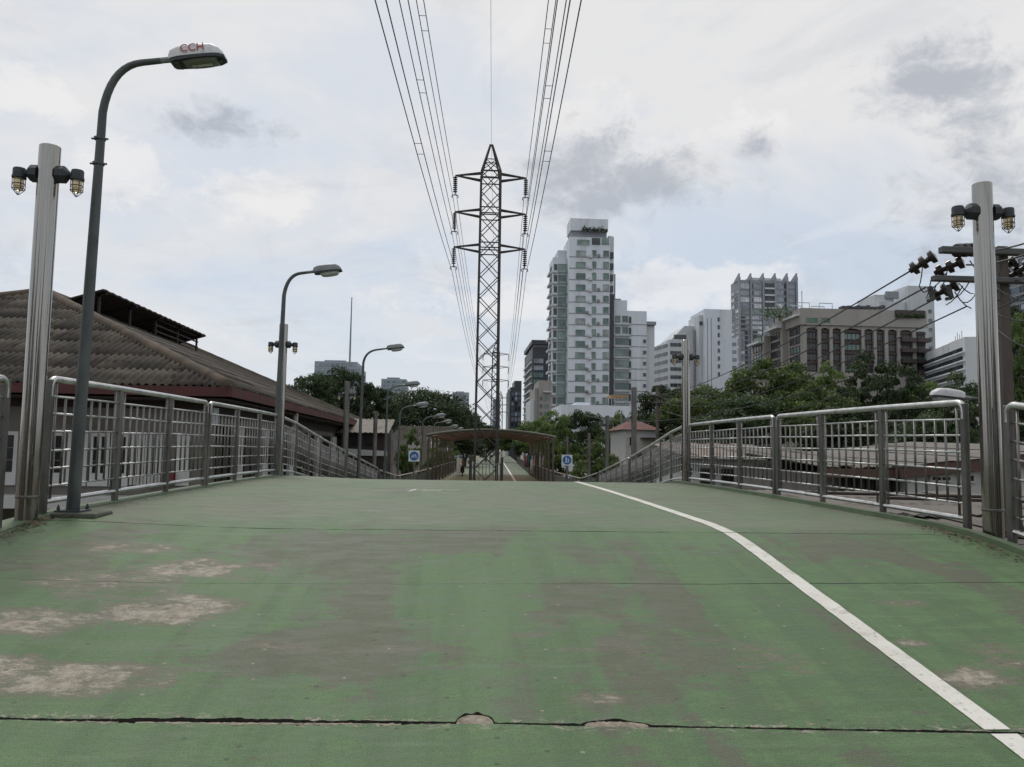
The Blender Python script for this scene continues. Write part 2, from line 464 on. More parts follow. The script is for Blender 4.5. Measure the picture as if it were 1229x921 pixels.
# walkway outline: (y, left, right, z)
PROF = [(-7, -3.60, 4.74), (7.1, -3.60, 4.74), (16.6, -3.60, 4.74), (26.1, -3.52, 5.6), (35.6, -3.4, 6.25), (41.6, -3.0, 6.4), (54, -2.1, 6.5), (84, -.8, 7.7), (400, 16.4, 25.1)]
def dzx(x):
    u = min(1, max(0, (-1.5 - x) / 2.1)); return .055 * u * u * (3 - 2 * u)
def dz(y):
    if abs(y - RY) < .6:
        u = RY + .6 - y                       # short vertical curve between ramp and level part
        return .0067 * (1 - u / 1.2) - RS * u * u / 2.4
    if y < RY: return -RS * (RY - y)
    if y < 16.6: return .055 * math.sin((y - RY) / 9.5 * math.pi * .62)
    z0 = .055 * math.sin(math.pi * .62)
    if y < 41.6:
        u = (y - 16.6); return z0 - .08 * u * min(1, .5 + u / 8) if u < 4 else z0 - .08 * u
    return z0 - 2.0
def lr(y):
    for a, b in zip(PROF, PROF[1:]):
        if a[0] <= y <= b[0]:
            k = (y - a[0]) / (b[0] - a[0]); return a[1] + (b[1] - a[1]) * k, a[2] + (b[2] - a[2]) * k
    return PROF[-1][1], PROF[-1][2]
ys = list(np.arange(-7, 16.6, .95)) + list(np.arange(16.6, 42, 1)) + [46, 54, 70, 84, 150, 250, 400]
bm_ = MB()
for a, b in zip(ys, ys[1:]):
    la, ra = lr(a); lb, rb = lr(b); za, zb = dz(a) - .035, dz(b) - .035
    la -= .32; ra += .32; lb -= .32; rb += .32
    i = len(bm_.v)
    bm_.v += [(la, a, za), (ra, a, za), (lb, b, zb), (rb, b, zb), (la, a, za - .45), (ra, a, za - .45), (lb, b, zb - .45), (rb, b, zb - .45)]
    bm_.f += [(i, i + 1, i + 3, i + 2), (i + 4, i + 6, i + 7, i + 5), (i, i + 2, i + 6, i + 4), (i + 1, i + 5, i + 7, i + 3)]
walkway = struct(bm_.build('walkway', M['beam'], fix=False))
pm = MB()
for y in (-4, 4, 12, 20, 30, 42, 58, 76):
    l, r = lr(y)
    for x in (l + 1.3, r - 1.3): pm.box(x - .3, x + .3, y - .3, y + .3, -5, dz(y) - .5)
struct(pm.build('walkway_column', M['beam']))

def jag(x, seed, amp, f=1.0):
    return amp * (mnoise.noise(Vector((x * 2.1 * f, seed, 0))) + .6 * mnoise.noise(Vector((x * 9 * f, seed + 5, 0))) + .7 * mnoise.noise(Vector((x * 31 * f, seed + 9, 0))) + .4 * mnoise.noise(Vector((x * 75 * f, seed + 2, 0))))
def slab(y0f, y1f, n=150, rows=6, inset=0):
    """one painted slab between two (uneven) joint lines"""
    mb = MB(); L, Rr = -3.60, 4.62
    grid = []
    for j in range(rows + 1):
        row = []
        for i in range(n + 1):
            x0 = L + (Rr - L) * i / n
            ya, yb = y0f(x0), y1f(x0); y = ya + (yb - ya) * j / rows
            l, r = lr(y); x = l + (r - .12 - l) * i / n
            row.append((x, y, dz(y) + dzx(x)))
        grid.append(row)
    for row in grid: mb.v += row
    w = n + 1
    for j in range(rows):
        for i in range(n): mb.f.append((j * w + i, j * w + i + 1, (j + 1) * w + i + 1, (j + 1) * w + i))
    for j in (0, rows):           # turned-down edges at the joints
        k = len(mb.v); mb.v += [(x, y + (.004 if j == 0 else -.004), z - .034) for x, y, z in grid[j]]
        for i in range(n):
            q = (j * w + i, j * w + i + 1, k + i + 1, k + i)
            mb.f.append(q if j else q[::-1])
    nt_ = n * rows
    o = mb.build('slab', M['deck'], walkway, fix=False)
    o.data.materials.append(M['joint_wall'])
    mi = [0] * nt_ + [1] * (len(o.data.polygons) - nt_); o.data.polygons.foreach_set('material_index', mi)
    return o
chipA, chipB, chipC = atramp(570, 862).x, atramp(738, 866).x, atramp(230, 862).x
def chip(x):
    d = 0
    u = (x - chipA) / .085
    if abs(u) < 1: d = max(d, .085 * (1 - u * u) ** .5 * (1 + .1 * math.sin(9 * u)))
    u = (x - chipB) / .155
    if abs(u) < 1: d = max(d, .045 * (1 - abs(u) ** 1.6) ** .7 * (1 + .12 * math.sin(7 * u + 1)))
    u = (x - chipC) / .42
    if abs(u) < 1: d = max(d, .014 * (1 - u * u) * (1 + .4 * math.sin(31 * x)))
    return d
J1 = lambda x: 3.615 - .052 * x if x > .2 else 3.606 - .028 * (x - .2)
cl, cr = atramp(60, 862).x, atramp(545, 864).x
def crumble(x, s):
    u = (x - (cl + cr) / 2) / ((cr - cl) / 2)
    if abs(u) > 1: return 0
    return (1 - u * u) * max(0, .013 + .018 * mnoise.noise(Vector((x * 6, s, 1))) + .012 * mnoise.noise(Vector((x * 19, s, 4))) + .007 * mnoise.noise(Vector((x * 55, s, 7))))
J2 = lambda x: 5.55 + .02 * x + .035 * mnoise.noise(Vector((x * .9, 3.3, 0))) + .012 * mnoise.noise(Vector((x * 4, 1.3, 0)))
G2 = lambda x: .0012 + .0035 * min(1, max(0, (x - .6) / .8))
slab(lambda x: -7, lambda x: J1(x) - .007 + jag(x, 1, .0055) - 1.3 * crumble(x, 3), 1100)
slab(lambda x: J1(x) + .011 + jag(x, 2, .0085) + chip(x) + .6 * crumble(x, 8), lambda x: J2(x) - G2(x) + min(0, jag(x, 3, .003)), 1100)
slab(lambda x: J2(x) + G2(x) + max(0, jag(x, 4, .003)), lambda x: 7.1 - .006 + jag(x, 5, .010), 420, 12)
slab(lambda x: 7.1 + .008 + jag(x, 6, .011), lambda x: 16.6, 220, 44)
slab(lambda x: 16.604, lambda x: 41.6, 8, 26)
# joint filling and broken concrete in the open crack
fm = MB()
xs = np.linspace(-3.7, 4.5, 120)
for a, b in zip(xs, xs[1:]):
    for J, wd, dep in ((J1, .13, .022), (J2, .02, .02), (lambda x: 7.1, .03, .02)):
        ya, yb = J(a), J(b)
        fm.quad((a, ya - wd, dz(ya - wd) - dep + dzx(a)), (b, yb - wd, dz(yb - wd) - dep + dzx(b)), (b, yb + wd, dz(yb + wd) - dep + dzx(b)), (a, ya + wd, dz(ya + wd) - dep + dzx(a)))
fm.build('joint_filler', M['dirt'], walkway, fix=False)
def rubble(cx, hw, y0, dep, seed, lift):
    mb = MB(); n = 22
    top = []; bot = []
    for i in range(n + 1):
        u = -1 + 2 * i / n; x = cx + u * hw
        y = J1(x)
        top.append((x, y + .005 + dep * max(0, 1 - u * u) ** .5 + jag(x, seed, .006, 3), 0)); bot.append((x, y - .004 + .016 * mnoise.noise(Vector((x * 40, seed, 2))) + .004, 0))
    P = [Vector((x, y, dz(y) + dzx(x) + lift + .004 * mnoise.noise(Vector((x * 60, y * 60, seed))))) for x, y, _ in top] 
    Q = [Vector((x, y, dz(y) + dzx(x) + lift - .004 + .004 * mnoise.noise(Vector((x * 50, y * 50, seed))))) for x, y, _ in bot]
    for i in range(n):
        mb.quad(Q[i], Q[i + 1], P[i + 1], P[i])
        mb.quad(Q[i] - Vector((0, 0, .02)), Q[i + 1] - Vector((0, 0, .02)), Q[i + 1], Q[i])
    o = mb.build('broken_concrete', M['conc'], walkway, fix=False)
    return o
rubble(chipA, .083, 0, .078, 3, -.003)
rubble(chipB, .14, 0, .036, 4, -.001)
def rubble_strip(xa, xb, seed):
    mb = MB(); n = int((xb - xa) / .012)
    for i in range(n):
        if mnoise.noise(Vector((i * .05, seed, 3))) < -.16: continue
        x0, x1 = xa + (xb - xa) * i / n, xa + (xb - xa) * (i + 1) / n
        q = []
        for x in (x0, x1):
            lo = J1(x) - .006 - 1.15 * crumble(x, 3) + .004 * mnoise.noise(Vector((x * 45, seed, 0))); hi = J1(x) - .003 + .006 * mnoise.noise(Vector((x * 33, seed, 5)))
            z = lambda y: dz(y) + dzx(x) - .001 + .004 * mnoise.noise(Vector((x * 60, y * 60, seed)))
            q.append(((x, lo, z(lo)), (x, hi, z(hi) - .001)))
        mb.quad(q[0][0], q[1][0], q[1][1], q[0][1])
    mb.build('broken_concrete', M['conc'], walkway, fix=False)
rubble_strip(cl, cr, 5)
rubble(atramp(810, 870).x, .03, 0, .012, 7, -.010)
# kerbs
for sx in (0, 1):
    mb = MB()
    yy = list(np.arange(-7, 42, .5))
    for a, b in zip(yy, yy[1:]):
        la = lr(a)[sx]; lb = lr(b)[sx]
        s = 1 if sx else -1
        if sx: xa0, xa1, xb0, xb1 = la - .125, la - .01, lb - .125, lb - .01
        else: xa0, xa1, xb0, xb1 = la - .18, la + .06, lb - .18, lb + .06
        h = .05 if sx else .012
        za, zb = dz(a) + (0 if sx else .055), dz(b) + (0 if sx else .055)
        i = len(mb.v)
        mb.v += [(xa0, a, za - .03), (xa1, a, za - .03), (xb0, b, zb - .03), (xb1, b, zb - .03), (xa0 + .012, a, za + h), (xa1 - .012, a, za + h), (xb0 + .012, b, zb + h), (xb1 - .012, b, zb + h)]
        mb.f += [(i + 4, i + 5, i + 7, i + 6), (i, i + 4, i + 6, i + 2), (i + 1, i + 3, i + 7, i + 5)]
    mb.build('kerb', M['kerb'], walkway)
# painted lane line
def line(xa, ya, xb, yb, w, step=.5):
    mb = MB(); n = max(2, int((yb - ya) / step))
    for i in range(n):
        k0, k1 = i / n, (i + 1) / n
        y0, y1 = ya + (yb - ya) * k0, ya + (yb - ya) * k1
        x0, x1 = xa + (xb - xa) * k0, xa + (xb - xa) * k1
        e = [jag(q, 20, .006, 3) for q in (y0, y1)]
        mb.quad((x0 - w / 2 + e[0], y0, dz(y0) + .004), (x0 + w / 2 + e[0], y0, dz(y0) + .004), (x1 + w / 2 + e[1], y1, dz(y1) + .004), (x1 - w / 2 + e[1], y1, dz(y1) + .004))
    return mb
line(2.42, -6, 2.42, J1(2.4) - .016, .122, .1).build('lane_line', M['line'], walkway, fix=False)
line(2.42, J1(2.4) + .022, 2.44, 7.09, .122, .1).build('lane_line', M['line'], walkway, fix=False)
line(2.44, 7.11, 2.47, 16.6, .118, .3).build('lane_line', M['line'], walkway, fix=False)
line(2.47, 16.61, 2.9, 41.6, .1, 1).build('lane_line', M['line'], walkway, fix=False)
# far level path
fp = MB()
for a, b in zip([41.6, 54, 84, 150, 250], [54, 84, 150, 250, 400]):
    la, ra = lr(a); lb, rb = lr(b); fp.quad((la, a, dz(a)), (ra, a, dz(a)), (rb, b, dz(b)), (lb, b, dz(b)))
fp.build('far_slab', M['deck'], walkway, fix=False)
pA, pB = atz(612, 575, dz(90)), atz(601.5, 551, dz(90))
line(pA.x - .02 * (pA.y - 60), 60, pB.x, pB.y, .2, 6).build('lane_line', M['line'], walkway, fix=False)
# worn symbol near the crest
sy = MB()
def stroke(px0, px1, py0, py1, w):
    a, b = atz(px0, py0, .055), atz(px1, py1, .055)
    d = (b - a); nn = Vector((-d.y, d.x, 0)).normalized() * w
    k = 7; prev = None
    for i in range(k + 1):
        p = a + d * (i / k); ww = nn * (.4 + .7 * random.random()); p = Vector((p.x, p.y, dz(p.y) + .004))
        q = (p - ww, p + ww)
        if prev: sy.quad(prev[0], q[0], q[1], prev[1])
        prev = q
for s_ in [(447, 482, 588.5, 588.5, .035), (485, 520, 587.2, 587.6, .05), (506, 530, 589.2, 588.8, .05), (520, 553, 587.9, 588.1, .04), (490, 500, 589.6, 587.2, .04)]:
    stroke(*s_)
sy.build('faded_symbol', M['line'], walkway, fix=False)

# ------------------------------------------------------------------ railings
BARH = (1.06, .90, .74, .575, .41, .25)
RH = 1.215
def railing(posts, label, group='steel grid railings along the walkway', start_bend=True, end_bend=True, detail=True, x_of=None, inner=6, dzf=dz):
    """posts: list of (x, y); heights follow the deck"""
    P = [Vector((x, y, dzf(y) + (.05 if x < 0 else 0))) for x, y in posts]
    t = thing('railing', label, 'railing', P[0], group)
    Z = Vector((0, 0, 1))
    # handrail
    path = [p + Z * RH for p in P]
    d0 = (path[1] - path[0]).normalized(); d1 = (path[-2] - path[-1]).normalized()
    r = .09
    pts = []
    if start_bend:
        for k in range(6):
            a = math.pi / 2 * k / 5
            pts.append(path[0] + d0 * (r - r * math.cos(a)) - Z * (r - r * math.sin(a)))
        pts.insert(0, P[0] + Z * (RH - .16))
    else: pts.append(path[0])
    pts += path[1:-1]
    if end_bend:
        for k in range(6):
            a = math.pi / 2 * (1 - k / 5)
            pts.append(path[-1] + d1 * (r - r * math.cos(a)) - Z * (r - r * math.sin(a)))
        pts.append(P[-1] + Z * (RH - .16))
    else: pts.append(path[-1])
    autosmooth(MB().tube(pts, .031, 10).build('handrail', M['rail_steel'], t, True, False))
    autosmooth(MB().tube([p + Z * .115 for p in P], .024, 8).build('bottom_rail', M['rail_steel'], t, True, False))
    for i, p in enumerate(P):
        d = ((P[i + 1] - p) if i + 1 < len(P) else (p - P[i - 1])); d.z = 0; d.normalize()
        nrm = Vector((-d.y, d.x, 0))
        w = .075
        o = MB().obox(p - d * w / 2 - nrm * .025 - Z * .06, d * w, nrm * .05, Z * (RH + .05)).build('post', M['post_steel'], t)
        bevel(o, .006, 1)
        if detail:
            MB().obox(p - d * .08 - nrm * .06 + Z * .0, d * .16, nrm * .12, Z * .012).build('base_plate', M['post_steel'], t)
    for a, b in zip(P, P[1:]):
        d = (b - a); ln = Vector((d.x, d.y, 0)).length; e = d / ln
        for h in BARH:
            j0, j1 = random.gauss(0, .004), random.gauss(0, .004); MB().tube([a + e * .045 + Z * (h + j0), b - e * .045 + Z * (h + j1)], .0115, 5).build('bar', M['rail_steel'], t, True, False)
        for s in (.115, ln - .115):
            p = a + e * s
            MB().tube([p + Z * .13, p + Z * (RH - .02)], .013, 5).build('upright', M['bar_steel'], t, True, False)
        for k in range(inner):
            p = a + e * (.115 + (ln - .23) * (k + 1) / (inner + 1))
            j0, j1 = e * random.gauss(0, .006), e * random.gauss(0, .006)
            MB().tube([p + j0 + Z * BARH[-1], p + j1 + Z * BARH[0]], .0125, 5).build('upright', M['bar_steel'], t, True, False)
    return t
XL, XR = -3.66, 4.80
railing([(XL, 7.42), (XL, 8.92), (XL, 10.42), (XL, 11.92)], 'steel grid railing on the left behind the lettered lamp post')
railing([(XL, 12.05), (XL, 13.55), (XL, 15.05), (XL, 16.5)], 'second steel railing on the left, ending at the tall pole with two caged lights')
railing([(XL, 6.72), (XL, 5.25), (XL, 3.8)], 'steel railing cut off by the left edge of the picture', end_bend=False)
railing([(XR, 7.30), (XR, 8.80), (XR, 10.30), (XR, 11.76)], 'steel grid railing on the right beside the nearest steel pole')
railing([(XR, 11.90), (XR, 13.40), (XR, 14.90), (XR, 16.4)], 'second steel railing on the right, ending at the middle pole')
railing([(XR + .02, 6.72), (XR + .02, 5.25), (XR + .02, 3.8)], 'steel railing cut off by the right edge of the picture', end_bend=False)
def side(y, s):
    l, r = lr(y); return (l - .06, y) if s < 0 else (r + .06, y)
railing([side(y, -1) for y in (16.85, 18.4, 19.9, 21.5, 23.0, 24.5, 25.9)], 'left railing sloping down past the crest towards the trees')
railing([side(y, 1) for y in (16.85, 18.4, 19.9, 21.5, 23.0, 24.5, 25.9)], 'right railing sloping down past the crest')
railing([side(y, -1) for y in (26.3, 27.9, 29.5, 31.1, 32.7, 34.3, 35.4)], 'far left railing at the foot of the slope', detail=False)
railing([side(y, 1) for y in (26.3, 27.9, 29.5, 31.1, 32.7, 34.3, 35.4)], 'far right railing at the foot of the slope', detail=False)
# rails beyond: too small to pick apart bar by bar
def far_rail(s, y0, y1, label):
    t = thing('railing', label, 'railing', (side(y0, s)[0], y0, dz(y0)), 'steel grid railings along the walkway')
    n = int((y1 - y0) / 2); bars = MB()
    P = [Vector((*side(y0 + (y1 - y0) * i / n, s), dz(y0 + (y1 - y0) * i / n))) for i in range(n + 1)]
    Z = Vector((0, 0, 1))
    MB().tube([p + Z * RH for p in P], .03, 6).build('handrail', M['rail_steel'], t)
    for a in P: MB().box(a.x - .04, a.x + .04, a.y - .04, a.y + .04, a.z - .05, a.z + RH).build('post', M['post_steel'], t)
    for a, b in zip(P, P[1:]):
        for h in BARH[1::2]: bars.bar(a + Z * h, b + Z * h, .02)
        for k in range(1, 9): bars.bar(a.lerp(b, k / 9) + Z * .12, a.lerp(b, k / 9) + Z * 1.06, .025)
    o = bars.build('bars', M['bar_steel'], t); o['kind'] = 'stuff'
far_rail(-1, 36, 100, 'long distant railing on the left under and beyond the canopy')
far_rail(1, 36, 160, 'long distant railing on the right under and beyond the canopy')

# ------------------------------------------------------------------ steel poles with caged lights
def caged(t, c, s, k=1.0, lo=False):
    """one caged bulkhead light: box on the pole, arm, cap, glass jar, wire guard; s = side (+1 right)"""
    c = Vector(c)
    lamp = MB()
    oct_ = lambda r, x: [(c.x + x, c.y + r * math.cos(a), c.z + r * math.sin(a)) for a in [math.pi / 8 + math.pi / 4 * i for i in range(8)]]
    lamp.prism(oct_(.088 * k, s * .09 * k), (s * .075 * k, 0, 0))
    a, b = oct_(.085 * k, s * .165 * k), oct_(.03 * k, s * .215 * k)
    for i in range(8): lamp.quad(a[i], a[(i + 1) % 8], b[(i + 1) % 8], b[i])
    lamp.tube([c + Vector((s * .20 * k, 0, 0)), c + Vector((s * .27 * k, 0, .0))], .032 * k, 8)
    j = c + Vector((s * .285 * k, 0, 0))
    lamp.lathe(j, [(.030 * k, .055 * k), (.055 * k, .05 * k), (.062 * k, .035 * k), (.062 * k, -.025 * k), (.068 * k, -.03 * k), (.068 * k, -.052 * k), (.05 * k, -.055 * k)], 14)
    lo_ = lamp.build('caged_light', M['dark_cast'], t); autosmooth(lo_, 35)
    g = MB().lathe(j, [(.048 * k, -.05 * k), (.050 * k, -.10 * k), (.047 * k, -.155 * k), (.036 * k, -.178 * k), (.012 * k, -.186 * k)], 14).build('lamp_glass', M['jar'], lo_)
    autosmooth(g, 60)
    cg = MB()
    for h in (-.115, -.165): cg.tube([j + Vector((.058 * k * math.cos(a), .058 * k * math.sin(a), h * k)) for a in [2 * math.pi * i / 14 for i in range(15)]], .0045 * k, 4)
    for i in range(4):
        a = math.pi / 4 + math.pi / 2 * i; d = Vector((math.cos(a), math.sin(a), 0)) * .06 * k
        cg.tube([j + d + Vector((0, 0, -.045 * k)), j + d + Vector((0, 0, -.165 * k)), j + d * .1 + Vector((0, 0, -.225 * k))], .0045 * k, 4)
    cg.build('wire_guard', M['dark_cast'], lo_)
def steel_pole(x, y, z0, z1, lz, label, r=.087, n=28, mat='pole_steel'):
    t = thing('steel_pole', label, 'pole', (x, y, z0), 'stainless poles with caged lights')
    c = Vector((x, y, 0))
    o = MB().lathe(c, [(r, z0 - .03), (r, z1 - .006), (r - .006, z1)], n).build('shaft', M[mat], t); autosmooth(o, 30)
    autosmooth(MB().lathe(c, [(r + .004, z0 + .26), (r + .006, z0 + .265), (r + .006, z0 + .28), (r + .004, z0 + .285)], n).build('seam_ring', M['post_steel'], t))
    o = MB().lathe(c, [(r + .03, z0 - .02), (r + .03, z0 + .012), (r + .012, z0 + .02), (r + .01, z0 + .03)], n).build('base_collar', M['post_steel'], t); autosmooth(o)
    if r > .06:
        MB().box(x + r * .85, x + r + .03, y - .035, y + .035, z0 + .18, z0 + .32).build('socket_box', M['black'], t) if 'middle' in label else None
    if lz:
        for s in (-1, 1): caged(t, (x, y, lz), s, .86)
    return t
pl = at(50, 228, 7.08)
steel_pole(-3.62, 7.08, dz(7.08) - .02, 3.28, 3.03, 'nearest stainless steel pole on the left beside the lettered lamp')
steel_pole(4.86, 7.02, dz(7.0) - .03, 3.25, 2.98, 'nearest stainless steel pole on the right in front of the power lines')
steel_pole(-3.63, 16.62, dz(16.6), 3.2, 2.78, 'stainless pole standing against the second street lamp on the left')
steel_pole(4.80, 16.62, dz(16.6), 3.08, 2.72, 'middle stainless pole on the right at the crest railing')
for px, Y, py, lit, lab in [(417, 26.1, 458, 1, 'stainless pole left of the third street lamp, past the crest'), (451, 35.6, 494, 0, 'thin bare pole between two far street lamps on the left'),
                            (470, 45, 516, 0, 'short distant bare pole near the blue bicycle sign'), (761, 26.1, 465, 0, 'bare dark pole rising behind the sloping right railing'),
                            (729, 35.6, 499, 1, 'distant pole with two lights in front of the small trees on the right'), (707, 45, 520, 1, 'thin distant pole just right of the blue pedestrian sign'), (681, 55, 524, 1, 'thin distant pole behind the blue pedestrian sign')]:
    p = at(px, py, Y)
    steel_pole(p.x, Y, dz(Y), p.z, (p.z - .42 if lit else None), lab, .09, 14, 'post_steel')

# ------------------------------------------------------------------ street lamps
def street_lamp(x, y, z0, ztop, reach, label, tilt=10, white=False, near=False, drop=0.5, hl=.50, yaw=0, r0=.068):
    t = thing('street_lamp', label, 'street lamp', (x, y, z0), 'curved street lamps along the left side')
    Z = Vector((0, 0, 1)); ca, sa = math.cos(R(yaw)), math.sin(R(yaw)); E = Vector((ca, sa, 0)); Nn = Vector((-sa, ca, 0))
    b = Vector((x, y, z0))
    ti = math.tan(R(tilt))
    bend = []
    h1 = ztop - z0 - drop
    armz = ztop - .10
    lean = Vector((.012, 0, 0)) * (ztop - z0)
    a0 = b + Z * h1 + lean; a2 = b + lean + E * reach + Z * (armz - z0); a1 = b + lean + E * .05 + Z * (armz - z0 - ti * (reach - .05))
    pts = [b, b + Z * (h1 * .45) + lean * .45, b + Z * (h1 * .72) + lean * .72]
    rad = [r0, r0 * .88, r0 * .80]
    ac = a1.lerp(a2, .62)
    for k in range(11):
        u = k / 9; p = a0 * (1 - u) ** 2 + a1 * 2 * u * (1 - u) + ac * u * u
        if k == 10: p, u = a2, 1.3
        pts.append(p); rad.append(r0 * (.66 - .12 * u))
    n = 14 if near else 8
    autosmooth(MB().tube(pts, rad, n).build('pole', M['lamp_pole'], t, True, False), 50)
    if near:
        for zz in (.66, .715):
            p = b + Z * ((ztop - z0) * zz + .35) + lean * .8
            q = MB().lathe(p, [(.050, -.012), (.053, -.01), (.053, .01), (.050, .012)], 14)
            q.bar(p + Vector((-.075, 0, 0)), p + Vector((.075, 0, 0)), .014)
            q.build('clamp_bolt', M['lamp_pole'], t)
        p = MB().box(x - .12, x + .27, y - .17, y + .2, z0 - .09, z0 + .015)
        o = p.build('plinth', M['plinth'], t); bevel(o, .02, 2)
        MB().box(x - .11, x + .11, y - .11, y + .11, z0 + .016, z0 + .032).build('base_plate', M['lamp_pole'], t)
        for sx in (-1, 1):
            for sy_ in (-1, 1): MB().lathe((x + .085 * sx, y + .085 * sy_, z0 + .03), [(.014, 0), (.014, .03), (.008, .032), (.008, .05)], 6).build('anchor_bolt', M['dark_cast'], t)
    # head, built along E with the arm's rise
    hd = (E + Z * ti).normalized(); up = (Z - E * ti).normalized()
    o0 = a2
    s = hl / .5
    f = lambda u, v, w: o0 + hd * u * s + Nn * v * s + up * w * s
    col = MB().tube([o0 - hd * .03, f(.13, 0, .0)], .032 * s, 8); col.build('spigot', M['lamp_grey'], t)
    # housing: loft of rounded sections (u, half width, bottom, top)
    secs = [(.09, .045, -.01, .05), (.12, .085, -.02, .085), (.20, .115, -.025, .105), (.40, .125, -.028, .112), (.55, .12, -.03, .10), (.62, .105, -.03, .055), (.655, .07, -.03, .01)]
    mb = MB(); n = 10
    for u, hw, z_, zt in secs:
        for k in range(n):
            a = math.pi * k / (n - 1)
            cx = math.cos(a); sn = math.sin(a)
            cxs = math.copysign(abs(cx) ** .55, cx); sns = sn ** .5
            v = f(u, -hw * cxs, z_ + (zt - z_) * sns); mb.v.append(tuple(v))
    for i in range(len(secs) - 1):
        for k in range(n - 1): mb.f.append((i * n + k, i * n + k + 1, (i + 1) * n + k + 1, (i + 1) * n + k))
    mb.f.append(tuple(range(n))); mb.f.append(tuple((len(secs) - 1) * n + k for k in reversed(range(n))))
    for i in range(len(secs) - 1): mb.f.append((i * n, (i + 1) * n, (i + 1) * n + n - 1, i * n + n - 1))
    hs = mb.build('housing', M['lamp_white'] if white else M['lamp_grey'], t); autosmooth(hs, 45); white = white is True
    # rim and lens under it
    out = [(.11, .07), (.16, .105), (.3, .124), (.5, .126), (.6, .112), (.67, .065)]
    rim = [f(u, -w, -.033) for u, w in out] + [f(u, w, -.033) for u, w in reversed(out)]
    MB().prism(rim, up * -.03 * s).build('rim', M['dark_cast'], t)
    ln = MB()
    rings = [(1.0, -.064), (.93, -.10), (.75, -.125), (.4, -.14)] if not white else [(.93, -.064), (.88, -.082), (.7, -.095), (.4, -.10)]
    inner = [(.22, .075), (.30, .100), (.42, .108), (.52, .105), (.60, .085)]
    prof = [(u, -w) for u, w in inner] + [(u, w) for u, w in reversed(inner)]
    k0 = None
    for sc, zz in rings:
        cur = len(ln.v); ln.v += [tuple(f(.41 + (u - .41) * sc, w * sc, zz)) for u, w in prof]
        if k0 is not None:
            for i in range(len(prof)): j = (i + 1) % len(prof); ln.f.append((k0 + i, k0 + j, cur + j, cur + i))
        k0 = cur
    ln.f.append(tuple(k0 + i for i in range(len(prof))))
    o = ln.build('lens', M['lens'] if white else M['lens_bright'], t); autosmooth(o, 60)
    if white:
        MB().prism([f(.13, -.07, -.064), f(.20, -.09, -.064), f(.20, .09, -.064), f(.13, .07, -.064)], up * -.012).build('gear_cover', M['lamp_pole'], t)
        MB().tube([f(.32, 0, -.075), f(.52, 0, -.075)], .03, 10).build('bulb', M['lamp_white'], t)
        MB().lathe(f(.61, 0, -.085), [(.006, 0), (.016, .004), (.016, .02), (.006, .022)], 8).build('latch', M['lamp_pole'], t)
        cu = bpy.data.curves.new('txt', 'FONT'); cu.body = 'CCH'; cu.size = .105; cu.align_x = 'CENTER'; cu.align_y = 'CENTER'; cu.extrude = .001
        to = bpy.data.objects.new('txt', cu); COL.objects.link(to)
        dg = bpy.context.evaluated_depsgraph_get()
        me = bpy.data.meshes.new_from_object(to.evaluated_get(dg)); bpy.data.objects.remove(to)
        # lay the letters on the camera-side flank of the housing
        ctr = f(.365, -.127, .042); vx = hd; vz = (up + Nn * .12).normalized(); vn = vx.cross(vz)
        me.transform(Matrix(((vx.x, vz.x, vn.x, ctr.x), (vx.y, vz.y, vn.y, ctr.y), (vx.z, vz.z, vn.z, ctr.z), (0, 0, 0, 1))))
        me.materials.clear(); lt = link('lettering', me, M['red_paint'], hs)
    return t
b1 = at(87.5, 611, 7.4)
street_lamp(b1.x, 7.4, .07, at(203, 71, 7.4).z + .08, .50, 'nearest curved street lamp, white head lettered in red, left foreground', 9, True, True, .62, .44, 0, .056)
def far_lamp(bx, Y, tx, ty, label, reach=None, hl=.5):
    p = at(tx, ty, Y); q = at(bx, 560, Y)
    street_lamp(q.x, Y, dz(Y), p.z + .05, (p.x - q.x - .012 * (p.z - dz(Y))), label, 9, False, False, .6, hl, 0, .062 if Y < 20 else .06)
far_lamp(329.5, 16.45, 371, 324, 'second street lamp on the left, rising beside a steel pole')
far_lamp(430, 26.6, 461, 417, 'third street lamp on the left, in front of the tall mast')
far_lamp(461, 35, 484, 461, 'fourth street lamp on the left, head in front of the glass block', hl=.55)
far_lamp(477, 43, 497, 486, 'fifth street lamp on the left, its head before the dark rain tree', hl=.6)
far_lamp(505, 54, 521, 499, 'sixth street lamp, just left of the canopy', hl=.6)
far_lamp(518, 66, 531, 506, 'seventh street lamp, showing over the left end of the canopy', hl=.6)
far_lamp(531, 84, 541, 511.5, 'eighth street lamp, a small head above the canopy', hl=.6)
far_lamp(541, 104, 549, 514.5, 'farthest street lamp, a tiny head above the canopy by the pylon', hl=.6)

